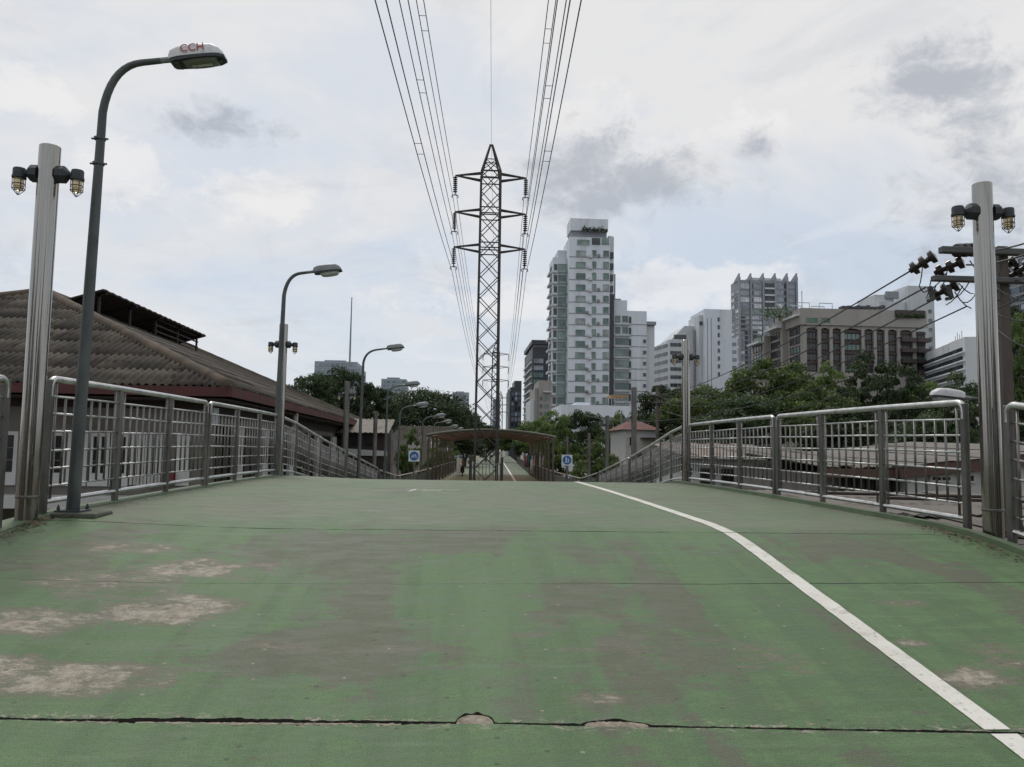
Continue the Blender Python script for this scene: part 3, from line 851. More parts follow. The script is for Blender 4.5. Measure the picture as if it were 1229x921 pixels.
# ------------------------------------------------------------------ signs
M['sign_white'] = simple('white_sign_sheet', srgb(205, 210, 214), .4, 0, .05)
M['sign_blue'] = simple('blue_sign_sheet', srgb(28, 92, 160), .35, 0, .1)
def sign(px, py, Y, kind, label):
    c = at(px, py, Y); s = .21
    t = thing('blue_sign', label, 'sign', (c.x, Y, dz(Y)), None)
    MB().tube([(c.x, Y + .03, dz(Y) - .03), (c.x, Y + .03, c.z + .1)], .028, 8).build('sign_post', M['post_steel'], t)
    MB().box(c.x - s, c.x + s, Y - .012, Y, c.z - s, c.z + s).build('plate', M['sign_white'], t)
    r = .172
    d = MB().prism([(c.x + r * math.cos(2 * math.pi * i / 28), Y - .013, c.z + r * math.sin(2 * math.pi * i / 28)) for i in range(28)], (0, -.005, 0)).build('disc', M['sign_blue'], t)
    p = MB(); y = Y - .022
    V = lambda a, b: Vector((c.x + a, y, c.z + b))
    ring = lambda a, b, q: p.tube([V(a + q * math.cos(2 * math.pi * i / 14), b + q * math.sin(2 * math.pi * i / 14)) for i in range(15)], .008, 4)
    if kind == 'bike':
        ring(-.07, -.03, .042); ring(.07, -.03, .042)
        for a, b in [((-.07, -.03), (-.03, .04)), ((-.03, .04), (.05, .04)), ((.05, .04), (0, -.03)), ((0, -.03), (-.03, .04)), ((-.07, -.03), (0, -.03)), ((.07, -.03), (.045, .07)), ((.045, .07), (.07, .075)), ((-.05, .06), (-.01, .06))]:
            p.tube([V(*a), V(*b)], .008, 4)
    else:
        for ox, k in ((-.03, 1.0), (.055, .68)):
            f = lambda a, b: V(ox + a * k, -.02 * (1 - k) * 4 + b * k - .0)
            p.prism([tuple(f(.022 * math.cos(i * .7), .105 + .022 * math.sin(i * .7))) for i in range(9)], (0, -.004, 0))
            for a, b, w in [((0, .08), (-.005, 0), .022), ((-.005, 0), (.035, -.11), .013), ((-.005, 0), (-.04, -.11), .013), ((0, .07), (.05, .02), .009), ((0, .07), (-.04, .015), .009)]:
                p.tube([f(*a), f(*b)], w * k, 5)
    p.build('pictogram', M['sign_white'], d)
sign(497, 547.5, 31, 'bike', 'square white sign with blue bicycle disc, left of the canopy')
sign(680.5, 552.5, 31, 'walk', 'square white sign with blue pedestrian disc, right of the canopy')

# ------------------------------------------------------------------ canopy over the path
def canopy_mat():
    t = MT('aged_translucent_sheet'); n = t.noise(1.5, 6, .6)
    c = t.mix(t.ss(n, .35, .65), srgb(222, 184, 164), srgb(182, 148, 130)); t.set('Base Color', c); t.set('Roughness', .8)
    tr = t.N.new('ShaderNodeBsdfTranslucent'); t.L.new(c, tr.inputs['Color'])
    mx = t.N.new('ShaderNodeMixShader'); mx.inputs[0].default_value = .8
    t.L.new(t.b.outputs[0], mx.inputs[1]); t.L.new(tr.outputs[0], mx.inputs[2]); t.L.new(mx.outputs[0], t.N['Material Output'].inputs['Surface'])
    return t.m
M['rust_sheet'] = canopy_mat()
M['canopy_edge'] = simple('pale_canopy_edge', srgb(150, 146, 134), .7, .1, .2, 2)
M['canopy_post'] = simple('canopy_post_steel', srgb(92, 88, 82), .6, .4, .25, 3)
def canopy():
    Y0, Y1 = 54.5, 88.0
    t = thing('canopy', 'long shallow arched canopy with rusty underside and many posts over the path', 'canopy', (2.2, Y0, dz(Y0)))
    n = 14
    zc, ze = at(590, 516, Y0).z, at(590, 523.5, Y0).z
    def edge(y):
        k = (y - Y0) / (Y1 - Y0)
        l, r = lr(y); return l - .05, r + .15
    def pt(y, i):
        l, r = edge(y); u = i / n; return Vector((l + (r - l) * u, y, ze + (zc - ze) * (1 - (2 * u - 1) ** 2)))
    bays = np.linspace(Y0, Y1, 9)
    for b, (a, c) in enumerate(zip(bays, bays[1:])):
        mb = MB()
        for i in range(n):
            p = [pt(a + .02, i), pt(a + .02, i + 1), pt(c - .02, i + 1), pt(c - .02, i)]
            mb.quad(*p)      # one skin: thin plastic sheet
        mb.build('roof_sheet', M['rust_sheet'], t, fix=False)
    for a in bays:
        MB().tube([pt(a, i) - Vector((0, 0, .07)) for i in range(n + 1)], .06, 5).build('rib', M['canopy_post'], t)
        for i in (0, n):
            p = pt(a, i); x = p.x + (.15 if i == 0 else -.15)
            MB().box(x - .07, x + .07, a - .07, a + .07, dz(a) - .05, p.z - .02).build('post', M['canopy_post'], t)
    for i in (0, n):
        MB().tube([pt(a, i) for a in bays], .07, 5).build('edge_beam', M['canopy_edge'], t)
    for i in (2, 4, 10, 12):
        MB().tube([pt(a, i) - Vector((0, 0, .05)) for a in bays], .035, 4).build('purlin', M['canopy_post'], t)
    MB().tube([pt(Y0 - .06, i) + Vector((0, 0, .03)) for i in range(n + 1)], .055, 6).build('front_fascia', M['canopy_edge'], t)
canopy()

# ------------------------------------------------------------------ pylons and power lines
def pylon(cx, cy, zb, zbody, zpeak, arms, hwb, hwt, arm, label, panels=15, leg=.11, br=.05):
    t = thing('pylon', label, 'pylon', (cx, cy, zb), 'lattice pylons in line')
    hw = lambda z: hwb + (hwt - hwb) * (z - zb) / (zbody - zb)
    corner = lambda z, sx, sy: Vector((cx + sx * hw(z), cy + sy * hw(z), z))
    for sx in (-1, 1):
        for sy in (-1, 1):
            MB().bar(corner(zb, sx, sy), corner(zbody, sx, sy), leg).build('leg', M['lattice'], t)
            MB().bar(corner(zbody, sx, sy), (cx + sx * .06, cy + sy * .06, zpeak), leg * .75).build('peak_member', M['lattice'], t)
    zs = np.linspace(zb, zbody, panels + 1)
    for z0, z1 in zip(zs, zs[1:]):
        for k in range(4):
            A, B = [((-1, -1), (1, -1)), ((1, -1), (1, 1)), ((1, 1), (-1, 1)), ((-1, 1), (-1, -1))][k]
            MB().bar(corner(z0, *A), corner(z1, *B), br).build('brace', M['lattice'], t)
            MB().bar(corner(z0, *B), corner(z1, *A), br).build('brace', M['lattice'], t)
    for z in [z for z in arms] + [z - .5 for z in arms] + [zbody]:
        for A, B in [((-1, -1), (1, -1)), ((1, -1), (1, 1)), ((1, 1), (-1, 1)), ((-1, 1), (-1, -1))]:
            MB().bar(corner(z, *A), corner(z, *B), br * 1.3).build('brace', M['lattice'], t)
    zm = zbody + (zpeak - zbody) * .45; w = hwt * .57
    for s in (-1, 1):
        MB().bar((cx - w, cy + s * w, zm), (cx + w, cy + s * w, zm), br).build('brace', M['lattice'], t)
        for d in (-1, 1): MB().bar((cx - d * hwt, cy + s * hwt, zbody), (cx + d * w, cy + s * w, zm), br).build('brace', M['lattice'], t)
    tips = []
    for za in arms:
        for s in (-1, 1):
            tip = Vector((cx + s * arm, cy, za - .22))
            c = MB()
            for sy in (-1, 1):
                ca, cb = corner(za, s, sy), corner(za - .5, s, sy); ca.y = cb.y = cy + sy * .16
                c.bar(ca, tip, leg * .65); c.bar(cb, tip, leg * .65)
            mid = corner(za, s, -1).lerp(tip, .5)
            c.build('crossarm', M['lattice'], t)
            ins = MB(); prof = [(.03, 0)]
            for k in range(8): prof += [(.04, -.1 - k * .135), (.15, -.13 - k * .135), (.15, -.16 - k * .135), (.04, -.19 - k * .135)]
            prof += [(.03, -1.3)]
            o = ins.lathe(tip, [(r, z) for r, z in prof], 8).build('insulator', M['insul'], t)
            yk = MB(); e = tip + Vector((0, 0, -1.3))
            yk.bar(e + Vector((-.2, 0, -.03)), e + Vector((.2, 0, -.03)), .05)
            for q in (-.17, .17): yk.tube([e + Vector((q, 0, -.03)), e + Vector((q * 1.3, 0, -.14)), e + Vector((q, 0, -.22))], .03, 5)
            yk.build('clamp_yoke', M['lattice'], o)
            tips.append(e + Vector((0, 0, -.2)))
    return tips, Vector((cx, cy, zpeak))
PY = 52.0
base = at(580.5, 560, PY); ztop = at(587, 174, PY).z; zbody = at(585, 209, PY).z
arms1 = [at(585, y, PY).z for y in (208.5, 252, 294)]
H = ztop - dz(PY)
t1, p1 = pylon(base.x + .12, PY, dz(PY), zbody, ztop, arms1, .72, .635, 2.35, 'tall dark lattice pylon rising through the canopy', 15, .125, .05)
p2x = at(594, 500, 177).x; k2z = at(594, 411, 177).z
t2, p2 = pylon(p2x, 177, -5, k2z - 2.3, k2z, [k2z - 2.4, k2z - 5.3, k2z - 8.3], .95, .76, 2.85, 'smaller lattice pylon seen through the near one', 14, .16, .08)
p3x = at(600.5, 500, 330).x; k3z = at(600, 470, 330).z
t3, p3 = pylon(p3x, 330, -5, k3z - 2.3, k3z, [k3z - 2.4, k3z - 5.3, k3z - 8.3], .95, .76, 2.85, 'tiny farthest lattice pylon down the line', 10, .2, .1)
t0 = [Vector((v.x - (4.2 if i % 2 == 0 else 4.95), -48, v.z + .3)) for i, v in enumerate(t1)]
names = ['top left', 'top right', 'middle left', 'middle right', 'bottom left', 'bottom right']
def span(a, b, sag, n=26):
    return [a.lerp(b, i / n) - Vector((0, 0, 4 * sag * (i / n) * (1 - i / n))) for i in range(n + 1)]
spacer_px = {0: 17, 2: 95, 4: 170, 1: 32, 3: 103, 5: 180}
for i in range(6):
    t = thing('power_line', 'pair of overhead power cables carried by the %s pylon arms' % names[i], 'power line', tuple(t1[i]), 'twin power cables')
    sgn = Vector((.125, 0, 0))
    pts = span(t0[i], t1[i], 1.9) + span(t1[i], t2[i], 1.9, 20)[1:] + span(t2[i], t3[i], 2.5, 16)[1:]
    for s in (-1, 1):
        MB().tube([p + sgn * s for p in pts], .0165, 4, False).build('conductor', M['cable'], t, True, False)
    # spacers where the photograph shows them
    for u in np.linspace(.45, .99, 220):
        p = t0[i].lerp(t1[i], u) - Vector((0, 0, 7.6 * u * (1 - u)))
        d = p - CAM; py = PH / 2 - F * d.dot(UP) / d.dot(fw)
        if d.dot(fw) > 1 and py > spacer_px[i]: break
    q = t0[i].lerp(t1[i], u + .011) - Vector((0, 0, 7.6 * (u + .011) * (1 - u - .011)))
    for w_ in (p, q): MB().bar(w_ - sgn, w_ + sgn, .016).build('spacer', M['cable'], t)
tag(MB().tube(span(p1 + Vector((-4.25, -100, .3)), p1, 1.5) + span(p1, p2, 1.2, 12)[1:] + span(p2, p3, 1.5, 12)[1:], .009, 4, False).build('earth_wire', M['cable']), 'single thin wire running over the pylon peaks', 'wire')
# guard fence round the pylon foot
t = thing('guard_fence', 'low barred guard fence round the pylon foot', 'fence', (p1.x, PY - 1.4, dz(PY)))
zf = at(580, 557, PY - 1.1).z
for i in range(9):
    x = p1.x - .9 + 1.8 * i / 8
    MB().box(x - .025, x + .025, PY - 1.12, PY - 1.08, dz(PY), zf).build('bar', M['bar_steel'], t)
for z in (zf, dz(PY) + .35): MB().box(p1.x - .95, p1.x + .95, PY - 1.13, PY - 1.07, z - .03, z + .03).build('rail', M['bar_steel'], t)
for x in (p1.x - 1.0, p1.x + 1.0):
    MB().box(x - .08, x + .08, PY - 1.2, PY - 1.04, dz(PY) - .02, zf + .45).build('post', M['lattice'], t)
bp = at(596, 545, 53.6)
t = thing('bollard', 'dark upright post with white top beside the pylon foot', 'bollard', (bp.x, 53.6, dz(60)))
MB().box(bp.x - .07, bp.x + .07, 53.52, 53.68, dz(60) - .02, at(594, 546, 53.6).z).build('post', M['lattice'], t)
MB().box(bp.x - .08, bp.x + .08, 53.51, 53.69, at(594, 546, 53.6).z, at(594, 538, 53.6).z).build('white_top', M['white_paint'], t)
# cloths on the right rail and a scooter under the canopy
M['pink'] = simple('faded_pink_cloth', srgb(170, 120, 130), .9, 0, .15); M['teal'] = simple('teal_cloth', srgb(50, 112, 122), .9, 0, .15); M['whitecloth'] = simple('white_cloth', srgb(205, 205, 208), .9, 0, .08)
for k, (px, w, mt, y0, y1, lab) in enumerate([(631.5, .28, 'pink', 547, 561, 'faded pink cloth hung on the right rail under the canopy'), (635.3, .42, 'teal', 546.5, 561, 'teal cloth hung between the pink and white ones'), (638.2, .22, 'whitecloth', 552, 569, 'long white cloth hung on the right rail')]):
    Y = 74 - k * 2; c = at(px, y0, Y); z1 = at(px, y1, Y).z
    mb = MB(); n = 8
    for i in range(n):
        u0, u1 = i / n, (i + 1) / n
        f = lambda u, z: (c.x - w / 2 + w * u, Y + .06 * math.sin(u * 9 + k), z)
        mb.quad(f(u0, z1), f(u1, z1), f(u1, c.z), f(u0, c.z))
    o = mb.build('hung_cloth', M[mt], None, True, False); sm = o.modifiers.new('t', 'SOLIDIFY'); sm.thickness = .02
    tag(o, lab, 'cloth')
sx_ = at(555, 562, 80)
t = thing('motor_scooter', 'small dark motor scooter parked left of the pylon', 'scooter', (sx_.x, 80, dz(80)))
for y in (79.4, 80.6): MB().tube([(sx_.x - .06, y, dz(80) + .25), (sx_.x + .06, y, dz(80) + .25)], .25, 14).build('wheel', M['black'], t)
MB().prism([(sx_.x - .2, 79.6, dz(80) + .3), (sx_.x - .2, 80.9, dz(80) + .3), (sx_.x - .2, 81, dz(80) + .8), (sx_.x - .2, 80.1, dz(80) + .75), (sx_.x - .2, 79.9, dz(80) + .45), (sx_.x - .2, 79.7, dz(80) + .95), (sx_.x - .2, 79.5, dz(80) + .95)], (.4, 0, 0)).build('body', M['black'], t)
MB().tube([(sx_.x - .35, 79.6, dz(80) + 1.05), (sx_.x + .35, 79.6, dz(80) + 1.05)], .03, 6).build('handlebar', M['lattice'], t)
MB().box(sx_.x - .14, sx_.x + .14, 80.1, 80.9, dz(80) + .81, dz(80) + .88).build('seat', M['lattice'], t)
wb = at(550.5, 554, 82)
o = MB().box(wb.x - .2, wb.x + .2, 81.8, 82.2, dz(80), wb.z + .3).build('white_cabinet', M['lamp_white']); bevel(o, .03)
tag(o, 'narrow pale cabinet standing left of the pylon under the canopy', 'cabinet')

# ------------------------------------------------------------------ building on the left with tiled hip roof
M['roof_tile'] = simple('old_fibre_cement', srgb(84, 79, 73), .9, 0, .45, 1.1, srgb(48, 44, 40), .7, .3, (1, 1, 1), .2)
M['roof_tile2'] = simple('lichened_fibre_cement', srgb(98, 92, 84), .9, 0, .45, 1.5, srgb(54, 49, 43), .9, .3, (1, 1, 1), .2)
M['ridge_cap'] = simple('brown_ridge_mortar', srgb(94, 84, 74), .9, 0, .35, 1.2, srgb(60, 53, 47), .7, .3, (1, 1, 1), .2)
M['red_fascia'] = simple('dark_red_fascia', srgb(84, 42, 42), .7, 0, .3, 2, srgb(56, 32, 33), 1)
M['wall_grey'] = simple('grey_plaster', srgb(110, 105, 99), .9, 0, .15, 1.2, srgb(80, 75, 70), .6)
M['wall_white'] = simple('white_plaster', srgb(182, 182, 180), .85, 0, .08, 1.5, srgb(160, 158, 152), .6)
M['void'] = glass('dark_window_glass', (.014, .015, .017, 1), .15)
M['timber_dark'] = simple('dark_timber', srgb(52, 42, 38), .8, 0, .3, 3)
M['brick_red'] = simple('dull_red_paint', srgb(112, 40, 34), .6)
def left_building():
    ex, ey = -6.2, 22.0
    ze = at(280, 466, 22).z
    a = 10.1; zr = at(62, 352, 32.1).z
    W = 2 * a; yf = 60.0
    x0 = ex - W
    t = thing('tiled_roof_building', 'long building on the left with brown tiled hip roof and red gutter', 'building', (x0 + a, ey, -5))
    run = a; rise = zr - ze; sl = math.hypot(run, rise)
    # core walls
    wx1, wy0, wy1, wx0 = ex - .75, ey + .75, yf - .75, x0 + .75
    MB().box(wx0, wx1, wy0, wy1, -5, ze - .05).build('wall', M['wall_grey'], t)
    MB().box(wx0 - .1, wx1 + .9, wy0 - 1.3, wy0 - .002, -1.0, -.72).build('ledge', M['wall_white'], t)
    # roof deck below the tiles, split by slope
    A, B, C, D = Vector((x0, ey, ze)), Vector((ex, ey, ze)), Vector((ex, yf, ze)), Vector((x0, yf, ze))
    Rn, Rf = Vector((x0 + a, ey + a, zr)), Vector((x0 + a, yf - a, zr))
    rd = MB()
    rd.poly([A, B, Rn]); rd.poly([B, C, Rf, Rn]); rd.poly([C, D, Rf]); rd.poly([D, A, Rn, Rf])
    rd.poly([A, D, C, B])
    roof = rd.build('roof', M['timber_dark'], t)
    ct = run / sl
    # tiles: hip end facing the camera, then the long slope
    def tiles(O, U, Vv, Nn, width, lim, cap, tw=.62, th=1.35):
        cnt = 0; rest = MB(); rows = int(sl / th) + 1
        items = []
        for r in range(rows):
            v0 = r * th; v1 = min(v0 + th + .12, sl)
            lo, hi = lim(v0)
            k0 = int(math.floor(lo / tw)); k1 = int(math.ceil(hi / tw))
            for k in range(k0, k1):
                items.append((r, k, v0, v1))
        for (r, k, v0, v1) in items:
            n = 15; mb = MB() if cnt < cap else rest
            base = len(mb.v); ok = False
            jit = random.uniform(-.014, .018)
            vm = lambda u: min(u, width - u) / ct
            for (v, lift) in ((v0 - .05, .028 + jit), (v1, .012), (v0 - .05, .002 + jit)):
                for i in range(n + 1):
                    u = (k + i / n) * tw; uc = min(max(u, 0), width); vc = min(v, vm(uc))
                    if vc > v0 + .02: ok = True
                    h = lift + .045 * math.sin(2 * math.pi * u / .207)
                    mb.v.append(tuple(O + U * uc + Vv * vc + Nn * (h + .05)))
            if not ok:
                del mb.v[base:]; continue
            m1 = n + 1
            for i in range(n):
                mb.f.append((base + i, base + i + 1, base + m1 + i + 1, base + m1 + i))
                mb.f.append((base + 2 * m1 + i, base + 2 * m1 + i + 1, base + i + 1, base + i))
            if mb is not rest:
                mb.build('roof_tile', M['roof_tile2'] if random.random() < .35 else M['roof_tile'], roof, True, False)
            cnt += 1
        if rest.v:
            o = rest.build('roof_tiles', M['roof_tile'], roof, True, False); o['kind'] = 'stuff'
    ct = run / sl
    Us, Vs = Vector((1, 0, 0)), (Rn - Vector((x0 + a, ey, ze))).normalized()
    tiles(A, Us, Vs, Us.cross(Vs).normalized(), W, lambda v: (v * ct, W - v * ct), 190)
    Ue = Vector((0, 1, 0)); Ve = (Rn - Vector((ex, ey + a, ze))).normalized()
    tiles(B, Ue, Ve, Ue.cross(Ve).normalized(), yf - ey, lambda v: (v * ct, yf - ey - v * ct), 108)
    up = Vector((0, 0, .03))
    for p, q in ((B, Rn), (A, Rn), (C, Rf), (Rn, Rf)):
        e = (q - p).normalized(); n = max(4, int((q - p).length / 1.1)); mb = MB()
        k = n * 3
        mb.tube([p.lerp(q, i / k) + up + Vector((0, 0, random.uniform(-.008, .008))) for i in range(k + 1)], .20, 12)
        mb.build('ridge_cap', M['ridge_cap'], roof, True, False)
    # fascia / gutter
    g = MB(); g.box(x0 - .06, ex + .06, ey - .12, ey - .01, ze - .24, ze + .02)
    g.build('gutter', M['red_fascia'], t)
    MB().box(ex + .01, ex + .12, ey - .13, yf, ze - .24, ze + .02).build('gutter', M['red_fascia'], t)
    MB().box(x0 + .1, ex - .05, ey + .02, ey + .74, ze - .34, ze - .28).build('soffit', M['timber_dark'], t)
    MB().box(ex - .74, ex - .05, ey + .76, yf - .1, ze - .34, ze - .28).build('soffit', M['timber_dark'], t)
    # end wall: dark strip under the eave, grey band, glazed doors, white shutters
    yw = wy0
    X = lambda px: at(px, 540, yw).x
    Zw = lambda py: at(140, py, yw).z
    MB().box(wx0, wx1, yw - .04, yw - .003, Zw(490), Zw(468)).build('dark_louvre', M['timber_dark'], t)
    for (pa, pb) in [(-60, -20), (-18, 22), (50, 79), (82, 106), (108, 132), (134, 156)]:
        xa, xb = X(pa), X(pb); z0, z1 = Zw(584), Zw(520)
        d = MB(); fr = .1
        d.box(xa, xb, yw - .06, yw - .003, z0, z0 + .35); d.box(xa, xb, yw - .06, yw - .003, z1 - fr, z1)
        d.box(xa, xa + fr, yw - .06, yw - .003, z0 + .35, z1 - fr); d.box(xb - fr, xb, yw - .06, yw - .003, z0 + .35, z1 - fr)
        d.box((xa + xb) / 2 - .05, (xa + xb) / 2 + .05, yw - .06, yw - .003, z0 + .35, z1 - fr)
        do = d.build('door', M['wall_white'], t)
        for (qa, qb) in ((xa + fr, (xa + xb) / 2 - .05), ((xa + xb) / 2 + .05, xb - fr)):
            for k in range(3):
                h = (z1 - fr - z0 - .35) / 3
                MB().box(qa + .01, qb - .01, yw - .03, yw - .004, z0 + .35 + h * k + .03, z0 + .35 + h * (k + 1) - .02).build('pane', M['void'], do)
    s0, s1 = X(158), X(200)
    n = 10
    for i in range(n):
        u = s0 + (s1 - s0) * i / n; MB().box(u + .01, u + (s1 - s0) / n - .015, yw - .07 + .02 * (i % 2), yw - .003, Zw(582), Zw(519)).build('shutter_slat', M['wall_white'], t)
    MB().box(X(201), X(212), yw - .25, yw - .004, Zw(580), Zw(566)).build('red_box', M['brick_red'], t)
    MB().box(X(213), X(229), yw - .05, yw - .003, Zw(582), Zw(520)).build('white_panel', M['wall_white'], t)
    # long wall along the walkway: openings, white piers, downpipe, notice
    xw = wx1
    spans = [(23.6, 25.0, 'd'), (25.3, 26.2, 'w'), (26.6, 28.4, 'd'), (28.8, 29.6, 'w'), (30.2, 33, 'd'), (33.4, 34.6, 'w'), (35.2, 37, 'd'), (37.4, 39, 'd'), (39.6, 41, 'w'), (41.6, 44, 'd'), (44.6, 46, 'w'), (46.8, 49, 'd'), (49.6, 51, 'w'), (52, 55, 'd')]
    for y0, y1, k in spans:
        z0, z1 = -1.2, 1.3
        if k == 'd':
            fr = MB(); e = .09
            fr.box(xw + .002, xw + .07, y0, y0 + e, z0, z1); fr.box(xw + .002, xw + .07, y1 - e, y1, z0, z1); fr.box(xw + .002, xw + .07, y0 + e, y1 - e, z1 - e, z1); fr.box(xw + .002, xw + .06, (y0 + y1) / 2 - .04, (y0 + y1) / 2 + .04, z0, z1 - e)
            w = fr.build('window', M['timber_dark'], t)
            for (a_, b_) in ((y0 + e, (y0 + y1) / 2 - .04), ((y0 + y1) / 2 + .04, y1 - e)):
                MB().box(xw + .002, xw + .03, a_, b_, z0, z1 - e - .002).build('pane', M['void'], w)
        else: MB().box(xw + .002, xw + .12, y0, y1, -2, 1.25).build('white_panel', M['wall_white'], t)
    MB().box(xw + .002, xw + .05, wy0 + .1, wy1, 1.5, ze - .36).build('dark_louvre', M['timber_dark'], t)
    nb = at(263, 493, ey + 1.2); MB().box(xw + .05, xw + .08, 23.0, 23.5, 1.3, 1.75).build('notice', M['sign_white'], t)
    autosmooth(MB().tube([(ex - .1, 31.5, ze - .25), (ex - .1, 31.5, ze - .75), (xw + .15, 31.5, ze - 1.2), (xw + .15, 31.5, -5)], .11, 8).build('downpipe', M['wall_white'], t))
    # raised ventilator hood on the slope
    xe = -13.8; ya, yb = 31.5, 44.2; zt = at(128, 347, ya).z
    hood = MB(); th_ = .07
    w1 = x0 + a + .1
    n = 40
    for i in range(n):
        y0, y1 = ya + (yb - ya) * i / n, ya + (yb - ya) * (i + 1) / n
        h0, h1 = .03 * (i % 2), .03 * ((i + 1) % 2)
        hood.quad((xe, y0, zt + h0), (xe, y1, zt + h1), (w1, y1, zt - .75 + h1), (w1, y0, zt - .75 + h0))
        hood.quad((xe, y0, zt - th_ + h0), (w1, y0, zt - .75 - th_ + h0), (w1, y1, zt - .75 - th_ + h1), (xe, y1, zt - th_ + h1))
        hood.quad((xe, y0, zt - th_ + h0), (xe, y1, zt - th_ + h1), (xe, y1, zt + h1), (xe, y0, zt + h0))
    for y in (ya, yb): hood.quad((xe, y, zt - th_), (xe, y, zt), (w1, y, zt - .75), (w1, y, zt - .75 - th_))
    ho = hood.build('ventilator_roof', M['timber_dark'], t)
    zs = lambda x: zr - (x - (x0 + a)) * rise / run
    for y in np.linspace(ya + .4, yb - .6, 5):
        MB().box(xe - .33, xe - .25, y - .05, y + .06, zs(xe - .3) - .1, zt - .15).build('ventilator_post', M['timber_dark'], ho)
        MB().bar((xe + .0, y, zt - .1), (w1 + .1, y, zt - .85), .1).build('rafter', M['timber_dark'], ho)
    for k in range(3):
        z = zs(xe - .3) + .3 + k * .28; MB().box(xe - .32, xe - .26, 37.6, yb - .4, z, z + .07).build('ventilator_rail', M['timber_dark'], ho)
    return t
left_building()
# odds and ends between the building and the path, left of the slope
M['corr'] = simple('grey_corrugated_sheet', srgb(120, 114, 106), .8, .1, .2, 2, srgb(86, 78, 70), 1)
def corr_fence(pa, pb, Y, py, label):
    xa, xb, z = at(pa, py, Y).x, at(pb, py, Y).x, at((pa + pb) / 2, py, Y).z
    t = thing('sheet_fence', label, 'fence', (xa, Y, -5)); n = int((xb - xa) / .28)
    for i in range(n):
        x = xa + (xb - xa) * i / n; MB().box(x, x + (xb - xa) / n - .03, Y + .03 * (i % 2), Y + .05 + .03 * (i % 2), -4.98, z + random.uniform(-.04, .04)).build('sheet', M['corr'], t)
    MB().box(xa, xb, Y + .1, Y + .16, z - .5, z - .4).build('rail', M['timber_dark'], t)
corr_fence(428, 545, 112, 511, 'tall grey sheet metal fence behind the lamps on the left')
t = thing('shed', 'low dark shed with white gutter board left of the path', 'shed', (-6.4, 46, -5))
zz = at(446, 541, 46)
MB().box(-6.6, -4.1, 46, 49.5, -5, zz.z + 1.0).build('wall', M['timber_dark'], t)
MB().prism([(-6.7, 45.9, zz.z + .12), (-4.0, 45.9, zz.z - .02), (-4.0, 45.9, zz.z - .3), (-6.7, 45.9, zz.z - .28)], (0, .08, 0)).build('gutter_board', M['wall_white'], t)
rz = MB(); 
for i in range(20): rz.quad((-6.8 + i * .145, 45.6, zz.z + 1.0 + .04 * (i % 2)), (-6.8 + (i + 1) * .145, 45.6, zz.z + 1.0 + .04 * ((i + 1) % 2)), (-6.8 + (i + 1) * .145, 49.8, zz.z + 1.9 + .04 * ((i + 1) % 2)), (-6.8 + i * .145, 49.8, zz.z + 1.9 + .04 * (i % 2)))
o = rz.build('roof', M['corr'], t, fix=False); o.modifiers.new('t', 'SOLIDIFY').thickness = .04
for k, (a, b) in enumerate([(-6.1, -5.5), (-5.2, -4.6)]): MB().box(a, b, 45.93, 45.998, zz.z + .3, zz.z + .8).build('window', M['void'], t)
t = thing('side_stair', 'concrete side stair descending on the left of the slope', 'stair', (-4.6, 28, -5))
for k in range(12):
    MB().box(-5.2, -4.1, 27.5 + k * .5, 28.0 + k * .5, -5, -1.0 - k * .17).build('step', M['beam'], t)
for x in (-5.25, -4.05):
    MB().tube([(x, 27.5, 0.0), (x, 33.5, -2.0)], .035, 6).build('handrail', M['rail_steel'], t)
    for k in range(5): MB().tube([(x, 27.6 + k * 1.45, -1.2 - k * .49), (x, 27.6 + k * 1.45, -.03 - k * .48)], .025, 5).build('post', M['post_steel'], t)

# ------------------------------------------------------------------ low roofs and houses on the right
M['sheet_old'] = simple('old_grey_roof_sheet', srgb(108, 102, 96), .85, .1, .25, 1.4, srgb(72, 64, 58), .8, .2)
M['sheet_pale'] = simple('pale_roof_sheet', srgb(112, 107, 101), .8, .1, .25, 1.2, srgb(80, 73, 67), .6, .1)
M['brown_fascia'] = simple('red_brown_fascia', srgb(88, 64, 54), .7, 0, .2, 2)
M['red_roof'] = simple('red_clay_roof', srgb(92, 54, 50), .8, 0, .2, 1.5, srgb(96, 50, 46), .8)
M['asphalt'] = simple('grey_slab', srgb(118, 120, 126), .9, 0, .12, .8, srgb(92, 92, 96), .6)
def sheet_roof(t, x0, x1, y0, y1, za, zb, mat, n, part='roof_sheet', along='y', jit=.02):
    """corrugated strips running up the slope from (y0, za) to (y1, zb); each strip is a part"""
    for i in range(n):
        a, b = x0 + (x1 - x0) * i / n, x0 + (x1 - x0) * (i + 1) / n + .04
        mb = MB(); k = 8; dz_ = random.uniform(-jit, jit) + (.03 if i % 2 else 0); ext = random.uniform(-.12, .12)
        for q in range(k):
            u0, u1 = a + (b - a) * q / k, a + (b - a) * (q + 1) / k
            h0, h1 = .025 * (q % 2), .025 * ((q + 1) % 2)
            mb.quad((u0, y0 + ext, za + h0 + dz_), (u1, y0 + ext, za + h1 + dz_), (u1, y1, zb + h1 + dz_), (u0, y1, zb + h0 + dz_))
            mb.quad((u0, y0 + ext, za + h0 + dz_ - .02), (u0, y1, zb + h0 + dz_ - .02), (u1, y1, zb + h1 + dz_ - .02), (u1, y0 + ext, za + h1 + dz_ - .02))
            mb.quad((u0, y0 + ext, za + h0 + dz_ - .02), (u1, y0 + ext, za + h1 + dz_ - .02), (u1, y0 + ext, za + h1 + dz_), (u0, y0 + ext, za + h0 + dz_))
        mb.build(part, mat, t, False, False)
